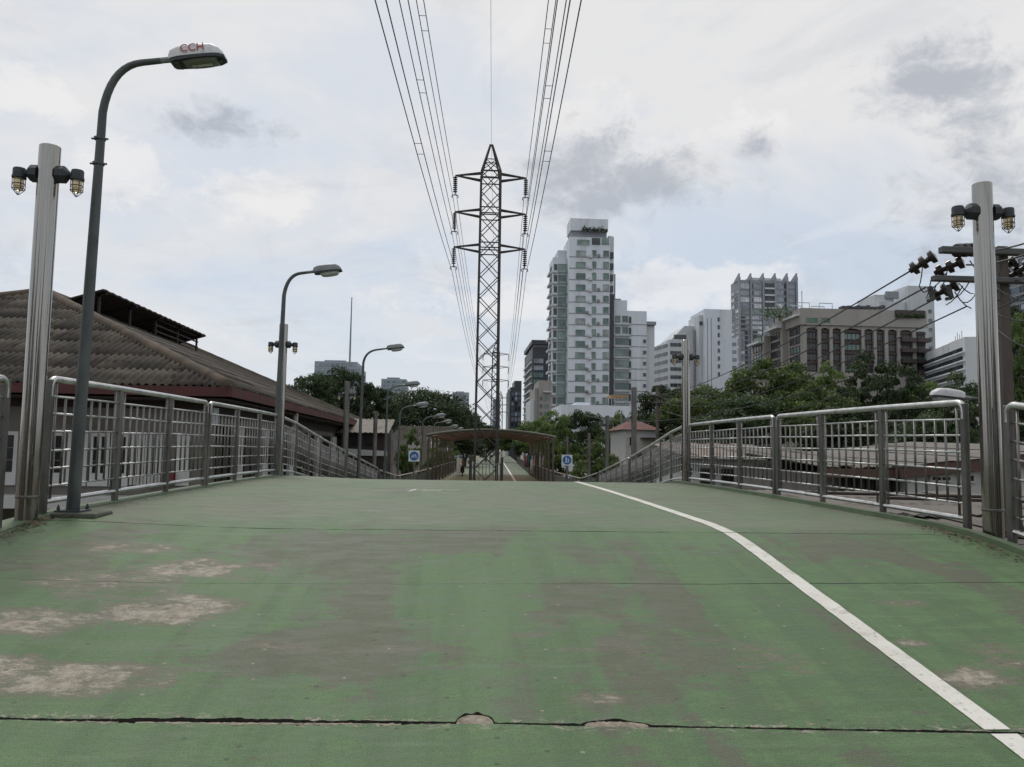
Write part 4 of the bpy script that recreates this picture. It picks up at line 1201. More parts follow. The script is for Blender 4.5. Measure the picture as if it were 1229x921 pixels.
# weathered shed roof right beside the walkway
t = thing('weathered_shed', 'low shed with loose grey roof sheets just outside the right railing', 'shed', (9, 10, -5))
sheet_roof(t, 6.2, 13.6, 10.0, 14.2, -.62, -.40, M['sheet_old'], 9)
sheet_roof(t, 6.2, 13.8, 13.9, 18.4, -.36, -.18, M['sheet_old'], 8)
MB().box(6.6, 13.4, 10.6, 18.2, -5, -.72).build('wall', M['timber_dark'], t)
for k, (a, b) in enumerate([((6.6, 10.6, -.50), (9.2, 12.4, -.40)), ((8.6, 15.8, -.16), (12.8, 14.6, -.16)), ((7.0, 12.0, -.45), (8.8, 11.0, -.47)), ((7.6, 17.2, -.14), (11.5, 16.2, -.14))]):
    MB().tube([a, b], .035, 6).build('loose_pipe', M['timber_dark'], t)
# white house with red brown verge
t = thing('white_house', 'white walled house with red brown verge boards behind the right railing', 'house', (11, 20.5, -5))
Yh = 20.5
xa, xb, xc = at(1000, 565, Yh).x, at(1088, 565, Yh).x, at(1300, 565, Yh).x
zf0, zf1, zf2 = at(1045, 564, Yh).z, at(1091, 561, Yh).z, at(1229, 541, Yh).z + .02
MB().prism([(xb, Yh, -5), (xc, Yh, -5), (xc, Yh, zf2 - .1), (xb, Yh, zf1 - .1)], (0, 8, 0)).build('wall', M['wall_white'], t)
MB().box(xa, xb - .01, Yh + .4, Yh + 7.6, -5, zf0 - .12).build('wall', M['wall_grey'], t)
MB().prism([(xb - .3, Yh - .25, zf1 - .28), (xc, Yh - .25, zf2 - .22), (xc, Yh - .25, zf2 + .08), (xb - .3, Yh - .25, zf1 + .0)], (0, .1, 0)).build('verge_board', M['brown_fascia'], t)
MB().box(xa - .2, xb - .32, Yh - .05, Yh + .05, zf0 - .22, zf0 + .02).build('fascia', M['brown_fascia'], t)
sheet_roof(t, xa - .2, xb - .1, Yh - .1, Yh + 7.5, zf0 + .06, zf0 + .50, M['sheet_pale'], 6)
n = 7
for i in range(n):
    u0, u1 = i / n, (i + 1) / n
    P = lambda u, y, o: (xb - .3 + (xc - xb + .3) * u, y, zf1 + .02 + (zf2 - zf1 + .08) * u + o)
    MB().quad(P(u0, Yh - .3, .02 * (i % 2)), P(u1, Yh - .3, .02 * (i % 2)), P(u1, Yh + 8.2, .02 * (i % 2) + .22), P(u0, Yh + 8.2, .02 * (i % 2) + .22)).build('roof_sheet', M['sheet_pale'], t, False, False)
def window_(t, x0, x1, y, z0, z1, fm='wall_white', pm_='void', e=.06, bars=1):
    f = MB(); f.box(x0, x1, y - .06, y - .003, z0, z0 + e); f.box(x0, x1, y - .06, y - .003, z1 - e, z1); f.box(x0, x0 + e, y - .06, y - .003, z0 + e, z1 - e); f.box(x1 - e, x1, y - .06, y - .003, z0 + e, z1 - e)
    for k in range(bars): xm = x0 + (x1 - x0) * (k + 1) / (bars + 1); f.box(xm - .02, xm + .02, y - .055, y - .003, z0 + e, z1 - e)
    w = f.build('window', M[fm], t); MB().box(x0 + e, x1 - e, y - .03, y - .004, z0 + e, z1 - e).build('pane', M[pm_], w); return w
for pa, pb, y0, y1 in [(1115, 1142, 570, 579), (1150, 1170, 568, 580), (1180, 1220, 568, 582)]:
    window_(t, at(pa, 575, Yh).x, at(pb, 575, Yh).x, Yh, at(pa, y1, Yh).z, at(pa, y0, Yh).z)
for i in range(5):
    pa = 1006 + i * 16; window_(t, at(pa, 575, Yh + .4).x, at(pa + 14, 575, Yh + .4).x, Yh + .4, at(pa, 592, Yh).z, at(pa, 571, Yh).z, 'timber_dark')
# pale roofed house further back
t = thing('pale_roof_house', 'house with pale pinkish sheet roof seen through the second right railing', 'house', (10, 29, -5))
Yc = 29.
xa, xb = at(828, 545, Yc).x, at(972, 545, Yc).x
M['sheet_pink'] = simple('pinkish_roof_sheet', srgb(136, 124, 116), .85, 0, .2, 1.2, srgb(104, 86, 78), .6, .1)
sheet_roof(t, xa, xb, Yc, Yc + 6, at(890, 551, Yc).z, at(890, 534, Yc + 6).z, M['sheet_pink'], 9)
MB().box(xa + .2, xb - .2, Yc + .4, Yc + 5.8, -5, at(890, 553, Yc).z).build('wall', M['wall_white'], t)
for i in range(5):
    x = xa + .5 + i * .8; window_(t, x, x + .55, Yc + .4, at(890, 582, Yc).z, at(890, 563, Yc).z, 'timber_dark')
t = thing('brown_fascia_house', 'house with pale roof and brown fascia between two right railings', 'house', (12.5, 25, -5))
Yd = 25.
xa, xb = at(940, 560, Yd).x, at(1010, 560, Yd).x
sheet_roof(t, xa - .2, xb + .3, Yd - .1, Yd + 3, at(970, 555, Yd).z, at(970, 546, Yd + 3).z, M['sheet_pale'], 4)
MB().box(xa - .2, xb + .3, Yd - .22, Yd - .13, at(970, 566, Yd).z, at(970, 556, Yd).z).build('fascia', M['brown_fascia'], t)
MB().box(xa, xb + .1, Yd, Yd + 2.8, -5, at(970, 558, Yd).z).build('wall', M['wall_grey'], t)
window_(t, xa + .2, xb - .2, Yd, at(970, 590, Yd).z, at(970, 570, Yd).z, 'timber_dark', bars=3)
t = thing('flat_roof_shed', 'flat grey concrete roof below the second right railing', 'shed', (8, 19, -5))
MB().box(6.0, 9.6, 19.0, 28.6, -5, -1.02).build('wall', M['wall_grey'], t)
MB().box(5.8, 9.8, 18.8, 28.7, -1.0, -.86).build('roof_slab', M['asphalt'], t)
for a, b in [((6.3, 20, -.83), (9.2, 23, -.83)), ((6.2, 24, -.83), (8, 21, -.83)), ((6.1, 26, -.83), (9, 25.4, -.83))]: MB().tube([a, Vector(a).lerp(Vector(b), .5) + Vector((.1, .1, 0)), b], .03, 5).build('pipe', M['black_cable'], t)
MB().box(6.6, 7.7, 25.5, 26.3, -.86, -.35).build('water_tank', M['timber_dark'], t)
# red roofed white house by the slope
t = thing('red_roof_house', 'small white house with red hip roof beyond the sloping right railing', 'house', (13.6, 62, -5))
Ye = 62.
xa, xb = at(748, 530, Ye).x, at(795, 530, Ye).x; ze_, zr_ = at(770, 516, Ye).z, at(770, 510, Ye + 2).z
MB().box(xa + .25, xb - .25, Ye + .3, Ye + 6.5, -5, ze_ - .02).build('wall', M['wall_white'], t)
hr = MB(); q = [Vector((xa - .1, Ye, ze_)), Vector((xb, Ye, ze_)), Vector((xb, Ye + 7, ze_)), Vector((xa - .1, Ye + 7, ze_))]; r0, r1 = Vector((xa + 1.2, Ye + 3.4, zr_ + .4)), Vector((xb - 1.2, Ye + 3.4, zr_ + .4))
hr.poly([q[0], q[1], r1, r0]); hr.poly([q[1], q[2], r1]); hr.poly([q[2], q[3], r0, r1]); hr.poly([q[3], q[0], r0]); hr.poly(q[::-1])
hr.build('roof', M['red_roof'], t)
window_(t, xa + .5, xa + 1.1, Ye + .3, at(770, 536, Ye).z, at(770, 524, Ye).z)
MB().box(xa + 1.4, xb + .3, Ye - .9, Ye + .28, at(770, 527, Ye).z, at(770, 525.5, Ye).z).build('awning', M['timber_dark'], t)

# ------------------------------------------------------------------ utility poles and street wiring
M['conc_pole'] = simple('stained_concrete_pole', srgb(88, 82, 76), .9, 0, .3, 3, srgb(56, 50, 46), 1.2, .2, (1, 1, .3))
M['arm_conc'] = simple('grey_crossarm', srgb(92, 92, 92), .85, 0, .15, 4)
def utility_pole(x, y, ztop, label, arms, w=.2):
    t = thing('utility_pole', label, 'utility pole', (x, y, -5), 'concrete utility poles')
    s = MB(); b, tp = w * .75, w * .5
    a = [(x - b, y - b, -5), (x + b, y - b, -5), (x + b, y + b, -5), (x - b, y + b, -5)]; c = [(x - tp, y - tp, ztop), (x + tp, y - tp, ztop), (x + tp, y + tp, ztop), (x - tp, y + tp, ztop)]
    s.poly(a[::-1]); s.poly(c)
    for i in range(4): s.quad(a[i], a[(i + 1) % 4], c[(i + 1) % 4], c[i])
    bevel(s.build('shaft', M['conc_pole'], t), .02, 1)
    for (xa, xb, z, h, m_) in arms:
        o = MB().box(xa, xb, y - tp - .13, y - tp - .005, z - h / 2, z + h / 2).build('crossarm', M[m_], t); bevel(o, .01, 1)
    return t
YU = 12.0
U = lambda px, py: at(px, py, YU)
xp = U(1201, 330).x
up_t = utility_pole(xp, YU, U(1200, 297).z, 'stained concrete utility pole with two crossarms behind the right steel pole',
                    [(U(1122, 304).x, U(1275, 304).x, U(1160, 304).z, .10, 'arm_conc'), (U(1113, 338).x, U(1270, 338).x, U(1160, 338).z, .085, 'arm_conc')], .155)
def insul_string(t, a, b, n=3, r=.115):
    a, b = Vector(a), Vector(b); d = b - a; pts = []; rad = []
    for k in range(n):
        for u, rr in ((.06, .045), (.16, r), (.62, r * .92), (.72, .05), (.94, .045)):
            pts.append(a + d * ((k + u) / n)); rad.append(rr)
    autosmooth(MB().tube([a] + pts + [b], [.014] + rad + [.014], 12).build('insulator', M['insul'], t), 50)
far = utility_pole(at(789, 500, 52).x, 52, at(790, 466, 52).z, 'thin distant utility pole beside the red roofed house', [(at(778, 474, 52).x, at(800, 474, 52).x, at(789, 476, 52).z, .12, 'timber_dark'), (at(780, 483, 52).x, at(799, 483, 52).x, at(789, 484, 52).z, .1, 'timber_dark')], .16)
ins = [((1123, 306), (1102, 322)), ((1168, 300), (1140, 303)), ((1157, 313), (1132, 324)), ((1221, 312), (1200, 327)), ((1150, 340), (1128, 354)), ((1238, 316), (1216, 334))]
ends = []
for k, (a, b) in enumerate(ins):
    A, B = U(*a), U(*b); B.y += .25 if k != 1 else -.1
    insul_string(up_t, A, B); ends.append(B)
for px, py in ((1137, 348), (1115, 350)):
    p = U(px, py); q = MB(); q.tube([p + Vector((0, -.02, .07)), p + Vector((.03, -.05, -.14))], .04, 8); q.tube([p + Vector((.03, -.05, -.14)), p + Vector((-.06, -.05, -.16))], .03, 6); autosmooth(q.build('fuse_cutout', M['arm_conc'], up_t))
jm = [[(1102, 322), (1098, 345), (1106, 352), (1130, 330)], [(1132, 324), (1125, 345), (1140, 360), (1160, 336)], [(1112, 338), (1106, 360), (1118, 345)], [(1150, 345), (1130, 368)], [(1160, 372), (1140, 352)], [(1200, 300), (1193, 330), (1197, 355), (1190, 362)], [(1158, 315), (1175, 330)], [(1145, 342), (1165, 355), (1150, 365)]]
for pts in jm:
    P = [U(*p) - Vector((0, .12, 0)) for p in pts]
    sm = []
    for i in range(len(P) - 1):
        for u in (0, .33, .66): sm.append(P[i].lerp(P[i + 1], u) - Vector((0, 0, .05 * math.sin(math.pi * u))))
    MB().tube(sm + [P[-1]], .009, 5).build('jumper_wire', M['black_cable'], up_t)
def wire(a, b, sag, r, label, n=18, cat='wire'):
    return tag(MB().tube(span(Vector(a), Vector(b), sag, n), r, 5).build('street_wire', M['black_cable']), label, cat, 'street wires on the right')
fe = [at(780, 474, 52), at(786, 474, 52), at(797, 474, 52), at(782, 483, 52), at(796, 483, 52)]
wire(ends[0], fe[0], .55, .014, 'street wire from the upper crossarm crossing the beige building')
wire(U(1111, 345), fe[3], .6, .014, 'street wire from the lower crossarm end running down left')
wire(U(1160, 368), fe[4], .8, .012, 'lowest street wire starting behind the right steel pole')
wire(U(1128, 356), fe[1], .9, .012, 'street wire from the lower insulator crossing the low striped block')
wire(U(1216, 336), at(1320, 300, 8), .15, .014, 'wire sagging from the last insulator to the right edge')
for q, (aa, bb) in enumerate([((1196, 345), (1229, 330)), ((1190, 372), (1235, 352)), ((1194, 392), (1240, 405))]):
    wire(U(*aa), at(bb[0] + 60, bb[1], 9), .25, .012, ['drooping cable just under the lower crossarm at the right edge', 'cable hanging beside the concrete pole at the right edge', 'lowest drooping cable beside the right edge tree'][q])
wire(at(1030, 452, 24), at(700, 498, 60), .9, .02, 'slack dark cable draped before the big trees on the right')
wire(at(1020, 470, 24), at(795, 492, 52), .8, .018, 'lower slack cable before the big trees on the right')
wire(at(1010, 490, 24), at(790, 520, 52), .5, .015, 'lowest cable running into the trees on the right')
wire(ends[1] + Vector((.35, 0, .02)), at(1300, 262, 7), .1, .012, 'upper wire leaving the picture at the right edge')
wire(U(1160, 318), at(1300, 275, 7), .1, .014, 'thicker wire leaving the picture at the right edge')
wire(U(1185, 375), at(1310, 290, 8), .1, .011, 'lowest wire leaving at the right edge behind the pole')
sl_ = at(1183, 500, 13)
xs_ = street_lamp(at(1182, 480, 13).x, 13.0, -5, at(1150, 474, 13).z + .05, 0.36, 'grey street lamp head poking up behind the right railing', 6, 'pale', False, .5, .5, 180, .05)
xs_['group'] = 'street lamps below the walkway'

# ------------------------------------------------------------------ city buildings
M['b_white'] = simple('white_tower_render', srgb(208, 214, 222), .8, 0, .05, .5, srgb(186, 191, 197), .35, 0, (1, 1, .10))
M['b_white2'] = simple('pale_grey_render', srgb(194, 199, 203), .8, 0, .06, .5, srgb(168, 172, 174), .3, 0, (1, 1, .10))
M['b_grey'] = simple('mid_grey_cladding', srgb(138, 142, 150), .6, 0, .08, .1)
M['b_beige'] = simple('beige_stone', srgb(148, 145, 140), .85, 0, .1, .3, srgb(122, 118, 113), .2, 0, (1, 1, .15))
M['b_dark'] = simple('dark_cladding', srgb(58, 60, 68), .5, 0, .15, .1)
M['b_line'] = simple('grey_joint', srgb(132, 138, 142), .8, 0, .05)
M['b_brown'] = simple('dark_brown_panel', srgb(62, 52, 50), .6, 0, .15, .3)
M['g_teal'] = glass('teal_glass', (.10, .17, .155, 1), .12); M['g_green'] = glass('green_glass', (.17, .25, .22, 1), .15); M['g_dark'] = glass('dark_tower_glass', (.03, .04, .045, 1), .1)
M['g_curtain'] = glass('curtained_glass', (.30, .34, .34, 1), .2); M['g_blue'] = glass('blue_glass', (.10, .145, .20, 1), .1); M['g_grey'] = glass('grey_glass', (.26, .29, .33, 1), .12); M['g_pale'] = glass('pale_glass', (.55, .58, .61, 1), .2)  # the pale panes are a plain pale glass colour
M['g_emer'] = glass('emerald_glass', (.045, .12, .08, 1), .15)
_wm = {}
class Bld:
    """building with its front face on world Y = y0 (before rotation); parts in world coordinates"""
    def __init__(s, label, Y, px, cat='building', name='tower_block', rot=0, group='city buildings behind the trees'):
        s.Y = Y; s.rot = rot; x = at(px, 500, Y).x; s.o = Vector((x, Y, -5))
        s.t = thing(name, label, cat, tuple(s.o), group)
        s.m = Matrix.Translation((x, Y, 0)) @ Matrix.Rotation(R(rot), 4, 'Z') @ Matrix.Translation((-x, -Y, 0))
    def X(s, px): return at(px, 480, s.Y).x
    def Z(s, py, px=None): return at(px if px else 700, py, s.Y).z
    def box(s, name, mat, x0, x1, y0, y1, z0, z1, parent=None):
        o = MB().box(min(x0, x1), max(x0, x1), y0, y1, min(z0, z1), max(z0, z1)).build(name, M[mat], parent or s.t)
        if s.rot: o.data.transform(s.m)
        return o
    def pbox(s, name, mat, pa, pb, ya, yb, d0=0, d1=12, parent=None):
        """box from pixel edges on the front plane; ya top pixel, yb bottom pixel (None = ground)"""
        pc = (pa + pb) / 2
        return s.box(name, mat, s.X(pa), s.X(pb), s.Y + d0, s.Y + d1, s.Z(ya, pc), -5 if yb is None else s.Z(yb, pc), parent)
    def win(s, x, z, w, h, pane, frame='b_line', face='f', nm=1, d=0, fw_=.12, pr=.14):
        """window of size w x h centred at (x, z) on the front ('f'), or at depth x on the left face ('l')"""
        k = (round(w, 2), round(h, 2), frame, nm, face)
        if k not in _wm:
            mb = MB(); a, b, e = w / 2, h / 2, fw_
            mb.box(-a, a, -pr, 0, -b, -b + e); mb.box(-a, a, -pr, 0, b - e, b); mb.box(-a, -a + e, -pr, 0, -b + e, b - e); mb.box(a - e, a, -pr, 0, -b + e, b - e)
            for q in range(nm): c = -a + w * (q + 1) / (nm + 1); mb.box(c - e * .35, c + e * .35, -pr * .9, 0, -b + e, b - e)
            me = mb.mesh('window'); me.materials.append(M[frame])
            pmx = {}
            _wm[k] = (me, pmx)
        me, pmx = _wm[k]
        if pane not in pmx:
            p = MB().box(-w / 2 + fw_ * .9, w / 2 - fw_ * .9, -.05, -.004, -h / 2 + fw_ * .9, h / 2 - fw_ * .9).mesh('pane'); p.materials.append(M[pane]); pmx[pane] = p
        loc = Vector((x, s.Y + d - .002, z)) if face == 'f' else Vector((d - .002, x, z))
        rz = 0 if face == 'f' else -math.pi / 2
        mw = s.m @ Matrix.Translation(loc) @ Matrix.Rotation(rz, 4, 'Z')
        o = bpy.data.objects.new('window', me); COL.objects.link(o); o.parent = s.t
        o.matrix_parent_inverse = Matrix.Translation(-s.o); o.matrix_basis = mw
        q = bpy.data.objects.new('pane', pmx[pane]); COL.objects.link(q); q.parent = o
        return o
    def pwin(s, pa, pb, ya, yb, pane, **k):
        pc = (pa + pb) / 2
        return s.win((s.X(pa) + s.X(pb)) / 2, (s.Z(ya, pc) + s.Z(yb, pc)) / 2, abs(s.X(pb) - s.X(pa)), abs(s.Z(ya, pc) - s.Z(yb, pc)), pane, **k)
pick = lambda *a: random.choice(a)

def leaves(t, x0, x1, y0, y1, z0, z1, n):
    mb = MB()
    for i in range(n):
        u = random.random(); hh = .35 + .65 * abs(math.sin(u * 9 + x0)) * random.random()
        p = Vector((x0 + (x1 - x0) * u, random.uniform(y0, y1), z0 + (z1 - z0) * hh * random.random())); a = Vector((random.gauss(0, 1), random.gauss(0, 1), random.gauss(0, 1))).normalized() * .3; c = a.orthogonal().normalized() * .2
        mb.quad(p - a, p - c, p + a, p + c)
    o = mb.build('roof_garden', M['leaf_far'], t, False, False)
    o['kind'] = 'stuff'
def white_tower():
    b = Bld('tall white stepped apartment tower with green tinted windows', 212, 705)
    b.pbox('main_block', 'b_white', 681.5, 731, 285, None, 0, 12)
    b.pbox('parapet_block', 'b_white', 683, 729, 262, 276.5, .5, 8)
    b.pbox('recess_shadow_gap', 'b_grey', 684.5, 728, 276.5, 285, 1.2, 8)
    leaves(b.t, b.X(697), b.X(728), b.Y - .6, b.Y + .4, b.Z(277.5), b.Z(270), 220)
    b.pbox('penthouse_glass', 'g_green', 691, 706, 288, 294.5, -.15, -.01); b.pbox('penthouse_glass', 'g_green', 721, 730, 286, 294, -.15, -.01); b.pbox('penthouse_glass', 'g_dark', 709, 719, 286, 294, -.15, -.01)
    # rounded corner column on the right
    cx = b.X(731); rr = b.X(739) - cx
    mb = MB(); n = 8; z0, z1 = -5, b.Z(281, 735)
    pts = [(cx, b.Y + 2.0)] + [(cx + rr * math.sin(a), b.Y + 2.0 + rr * (1 - math.cos(a))) for a in [math.pi / 2 * i / n for i in range(1, n + 1)]] + [(cx + rr, b.Y + 20), (cx, b.Y + 20)]
    mb.prism([(x, y, z0) for x, y in pts], (0, 0, z1 - z0)).build('corner_column', M['b_white2'], b.t)
    fl = 13.55
    b.pbox('dark_slot', 'b_dark', 731.2, 737.5, 352, None, 1.2, 1.95)
    for r in range(14):
        y = 301 + r * fl
        b.pbox('floor_line', 'b_line', 681.5, 731, y + 7.6, y + 8.3, -.12, -.005)
        b.pwin(690, 701.5, y, y + 7.5, pick('g_teal', 'g_green', 'g_curtain', 'g_teal'), nm=2)
        b.pwin(709.5, 714.5, y - .5, y + 7, pick('g_teal', 'g_green'), nm=0)
        b.pwin(723, 730, y, y + 7.5, pick('g_teal', 'g_green', 'g_curtain'), nm=1)
        b.pbox('bay_ledge', 'b_white2', 705, 709.3, y + 5.6, y + 9, -.9, -.005)
        if random.random() < .55: b.pbox('air_conditioner', 'b_line', 716, 718.6, y + 4.6, y + 7.4, -.7, -.005)
        if random.random() < .3: b.pbox('air_conditioner', 'b_grey', 702.2, 704.6, y + 5, y + 7.5, -.7, -.005)
        b.pbox('corner_window', 'g_dark', 733, 737, y, y + 7.5, 1.6, 2.2)
    # left wing with balconies
    b.pbox('left_wing', 'b_white', 664, 681.3, 305, None, 4, 13)
    b.pbox('left_wing_cap', 'b_white2', 671, 681.3, 294, 305, 6, 14)
    for r in range(13):
        y = 313 + r * fl
        b.pwin(670.5, 680.5, y, y + 8.5, pick('g_teal', 'g_green', 'g_teal'), d=4, nm=1)
        b.pwin(665, 669.5, y, y + 9, 'g_dark', d=4, nm=0)
        b.pbox('balcony', 'b_white2', 662, 669, y + 8.8, y + 11.2, 2.9, 3.99)
        b.win(b.Y + 8.5, b.Z(y + 4.5), 4.5, 1.6, 'g_teal', face='l', d=b.X(664), nm=2); b.box('balcony', 'b_white2', b.X(664) - .9, b.X(664) - .16, b.Y + 6, b.Y + 11, b.Z(y + 11.2), b.Z(y + 8.8))
        b.pbox('balcony_rail', 'g_green', 670.5, 680.8, y + 8.2, y + 11, 3.2, 3.99)
    # right wing, stepping down
    b.pbox('right_wing', 'b_white', 738.5, 755, 358, None, 3, 22); b.pbox('right_wing', 'b_white', 755.1, 779.5, 371, None, 3.3, 22); b.pbox('right_wing', 'b_white2', 779.6, 790.5, 388, None, 4.6, 24)
    b.pbox('wing_cap', 'b_grey', 778, 791.5, 383.5, 387.5, 3.6, 24); b.pbox('roof_house', 'b_grey', 742, 752, 358, 352, 8, 14)
    for r in range(9):
        y = 377 + r * fl
        b.pwin(740.5, 757.5 if r > 1 else 747, y, y + 8.5, pick('g_green', 'g_teal', 'g_green'), d=3, nm=4)
        if r < 2: b.pwin(749, 756, y, y + 8, 'g_teal', d=3, nm=1)
        b.pbox('floor_ledge', 'b_white2', 738.6, 759, y + 9.2, y + 11.2, 2.3, 2.99)
        b.pbox('floor_line', 'b_line', 759.4, 779.4, y + 10, y + 10.7, 3.2, 3.29)
        b.pbox('recess_slot', 'b_dark', 758, 760, y + 1, y + 9, 2.9, 3.285)
        if r > 1: b.pwin(775, 778.8, y + 1.5, y + 6, 'g_dark', d=3.3, nm=0)
    MB().bar((b.X(744), b.Y + 8, b.Z(365)), (b.X(744), b.Y + 8, b.Z(320)), .35).build('mast', M['b_line'], b.t)
    for px, h in ((708, 6), (718, 4)): MB().bar((b.X(px), b.Y + 5, b.Z(262)), (b.X(px), b.Y + 5, b.Z(262 - h)), .3).build('antenna', M['b_dark'], b.t)
t_leaf = None

def glass_tower():
    b = Bld('grey glass tower crowned with pointed fins', 330, 920)
    D = 10.2
    b.pbox('core', 'b_grey', 888, 958, 337, None, 0, D)
    piers = [888, 902, 917, 931.5, 946, 957.5]
    for p in piers: b.pbox('pier', 'b_grey', p - 1.1, p + 1.1, 333, None, -.9, -.01)
    for p in piers:   # fins
        xa = b.X(p); z0, z1 = b.Z(337, p), b.Z(327, p)
        MB().prism([(xa - .3, b.Y - .85, z0), (xa - .3, b.Y - .85, z1 - .6), (xa - .3, b.Y - .2, z1 - .6), (xa - .3, b.Y + 6, z0 + .4), (xa - .3, b.Y + 6, z0)], (.45, 0, 0)).build('fin', M['b_grey'], b.t)
    b.pbox('roof_house', 'b_white2', 905, 945, 331, 336.9, 5, 12)
    rows = [(340, 347), (348.5, 355), (356.5, 363), (364.5, 370.5), (372, 377.5)] + [(379.5 + 5.95 * k, 384 + 5.95 * k) for k in range(13)]
    for r, (ya, yb) in enumerate(rows):
        for i in range(5):
            pa, pb = piers[i] + 1.4, piers[i + 1] - 1.4
            if r < 4 and i == 2: pane = 'g_dark'
            elif r == 4: pane = 'g_green'
            elif r < 4: pane = pick('g_grey', 'g_grey', 'g_pale')
            else: pane = pick('g_pale', 'g_curtain', 'g_grey')
            if r >= 5 and ((i == 0 and r < 8) or (i == 1 and r >= 8)):
                b.pwin(pa, pa + 6, ya, yb, 'g_dark', nm=0); b.pwin(pa + 6.3, pb, ya, yb, pane, nm=1, d=.0)
                b.pbox('balcony', 'b_line', pa, pa + 6, yb - 1.2, yb + .6, -1.0, -.16)
            elif r >= 8 and i == 0: b.pwin(pa, pa + 5, ya, yb, pane, nm=1); b.pbox('dark_panel', 'b_dark', pa + 5.3, pa + 8.5, ya, yb, -.12, -.01); b.pwin(pa + 8.8, pb, ya, yb, 'g_grey', nm=0)
            else: b.pwin(pa, pb, ya, yb, pane, nm=3, frame='b_grey' if r < 4 else 'b_line')
            if r < 4 and i == 2: b.pbox('balcony', 'b_white2', pa, pb, yb - 1, yb + .9, -1.1, -.16)
            if r < 4 and i in (1, 3): b.pbox('dark_slot', 'b_dark', (pa if i == 1 else pb - 2), (pa + 2 if i == 1 else pb), ya + 1, yb - .5, -.2, -.145)
    # left face bands
    x0 = b.X(888)
    for r, (ya, yb) in enumerate(rows):
        for q in range(2): b.win(b.Y + 2.6 + q * 5, (b.Z(ya) + b.Z(yb)) / 2, 4.2, abs(b.Z(ya) - b.Z(yb)) * .8, pick('g_grey', 'g_dark', 'g_pale'), face='l', d=x0, nm=1)

def mid_white():
    b = Bld('white office block with ribbon windows and sloped top', 262, 815)
    y0 = b.Y
    xa, xb = b.X(803), b.X(824); 
    b.pbox('body', 'b_white2', 803, 833, 408, None, 0, 20)
    mb = MB(); z0, z1 = b.Z(408), b.Z(388)
    mb.prism([(xa, y0 + .2, z0), (xa + 5.4, y0 + .2, z1), (b.X(845), y0 + .2, z1), (b.X(845), y0 + .2, z0)], (0, 18, 0)).build('sloped_top', M['b_white2'], b.t)
    b.pbox('roof_window', 'g_dark', 809, 824, 402, 407, .02, .19)
    mb = MB(); mb.prism([(xa, y0, -5), (xa - .02, y0, -5), (b.X(793.5), y0 + 16, -5), (xa, y0 + 20, -5)], (0, 0, b.Z(409) + 5)).build('angled_wing', M['b_white2'], b.t)
    for r in range(7):
        y = 412 + r * 9.7
        b.pbox('ribbon_window', 'g_dark', 804.5, 823.5, y, y + 4.2, -.1, -.01)
        for m_ in (808, 813, 818): b.pbox('mullion', 'b_line', m_ - .2, m_ + .2, y, y + 4.2, -.16, -.101)
        # ribbon on the angled side
        A, B = Vector((xa, y0, 0)), Vector((b.X(793.5), y0 + 16, 0)); d = (B - A).normalized(); nn = Vector((d.y, -d.x, 0)); nn = nn if nn.x < 0 else -nn
        zt, zb = b.Z(y, 800), b.Z(y + 4.2, 800)
        for k in range(3):
            p = A.lerp(B, .06 + k * .31); MB().obox(p + Vector((0, 0, zb)) + nn * .01, d * ((B - A).length * .27), nn * .08, (0, 0, zt - zb)).build('ribbon_window', M['g_dark'], b.t)
    b.pbox('glass_wing', 'b_grey', 832.5, 845.5, 397, None, -1.5, 12)
    for r in range(12):
        for c in range(3): b.pwin(833 + c * 4.1, 836.8 + c * 4.1, 399.5 + r * 5, 403.8 + r * 5, pick('g_blue', 'g_blue', 'g_dark'), d=-1.5, nm=0, frame='b_grey')
def slab_white():
    b = Bld('plain white slab block with one column of small windows', 255, 862)
    b.pbox('body', 'b_white', 846, 879, 371.5, None, 0, 16); b.pbox('stair_tower', 'b_white2', 841.5, 845.9, 377, None, 2, 14); b.pbox('low_wing', 'b_white', 879.1, 887, 406, None, 1, 14)
    for p in (849.5, 854): b.pbox('groove', 'b_line', p - .4, p + .4, 382, None, -.06, -.005)
    for r in range(8): b.pwin(861.7, 864.3, 381 + r * 9.4, 386 + r * 9.4, 'g_dark', nm=0)
    for r in range(5): b.pwin(880, 885.5, 411 + r * 9.3, 415 + r * 9.3, 'g_grey', nm=1, d=1)
    b.pbox('roof_vent', 'b_dark', 842, 845, 385, 389, 1.6, 1.99)
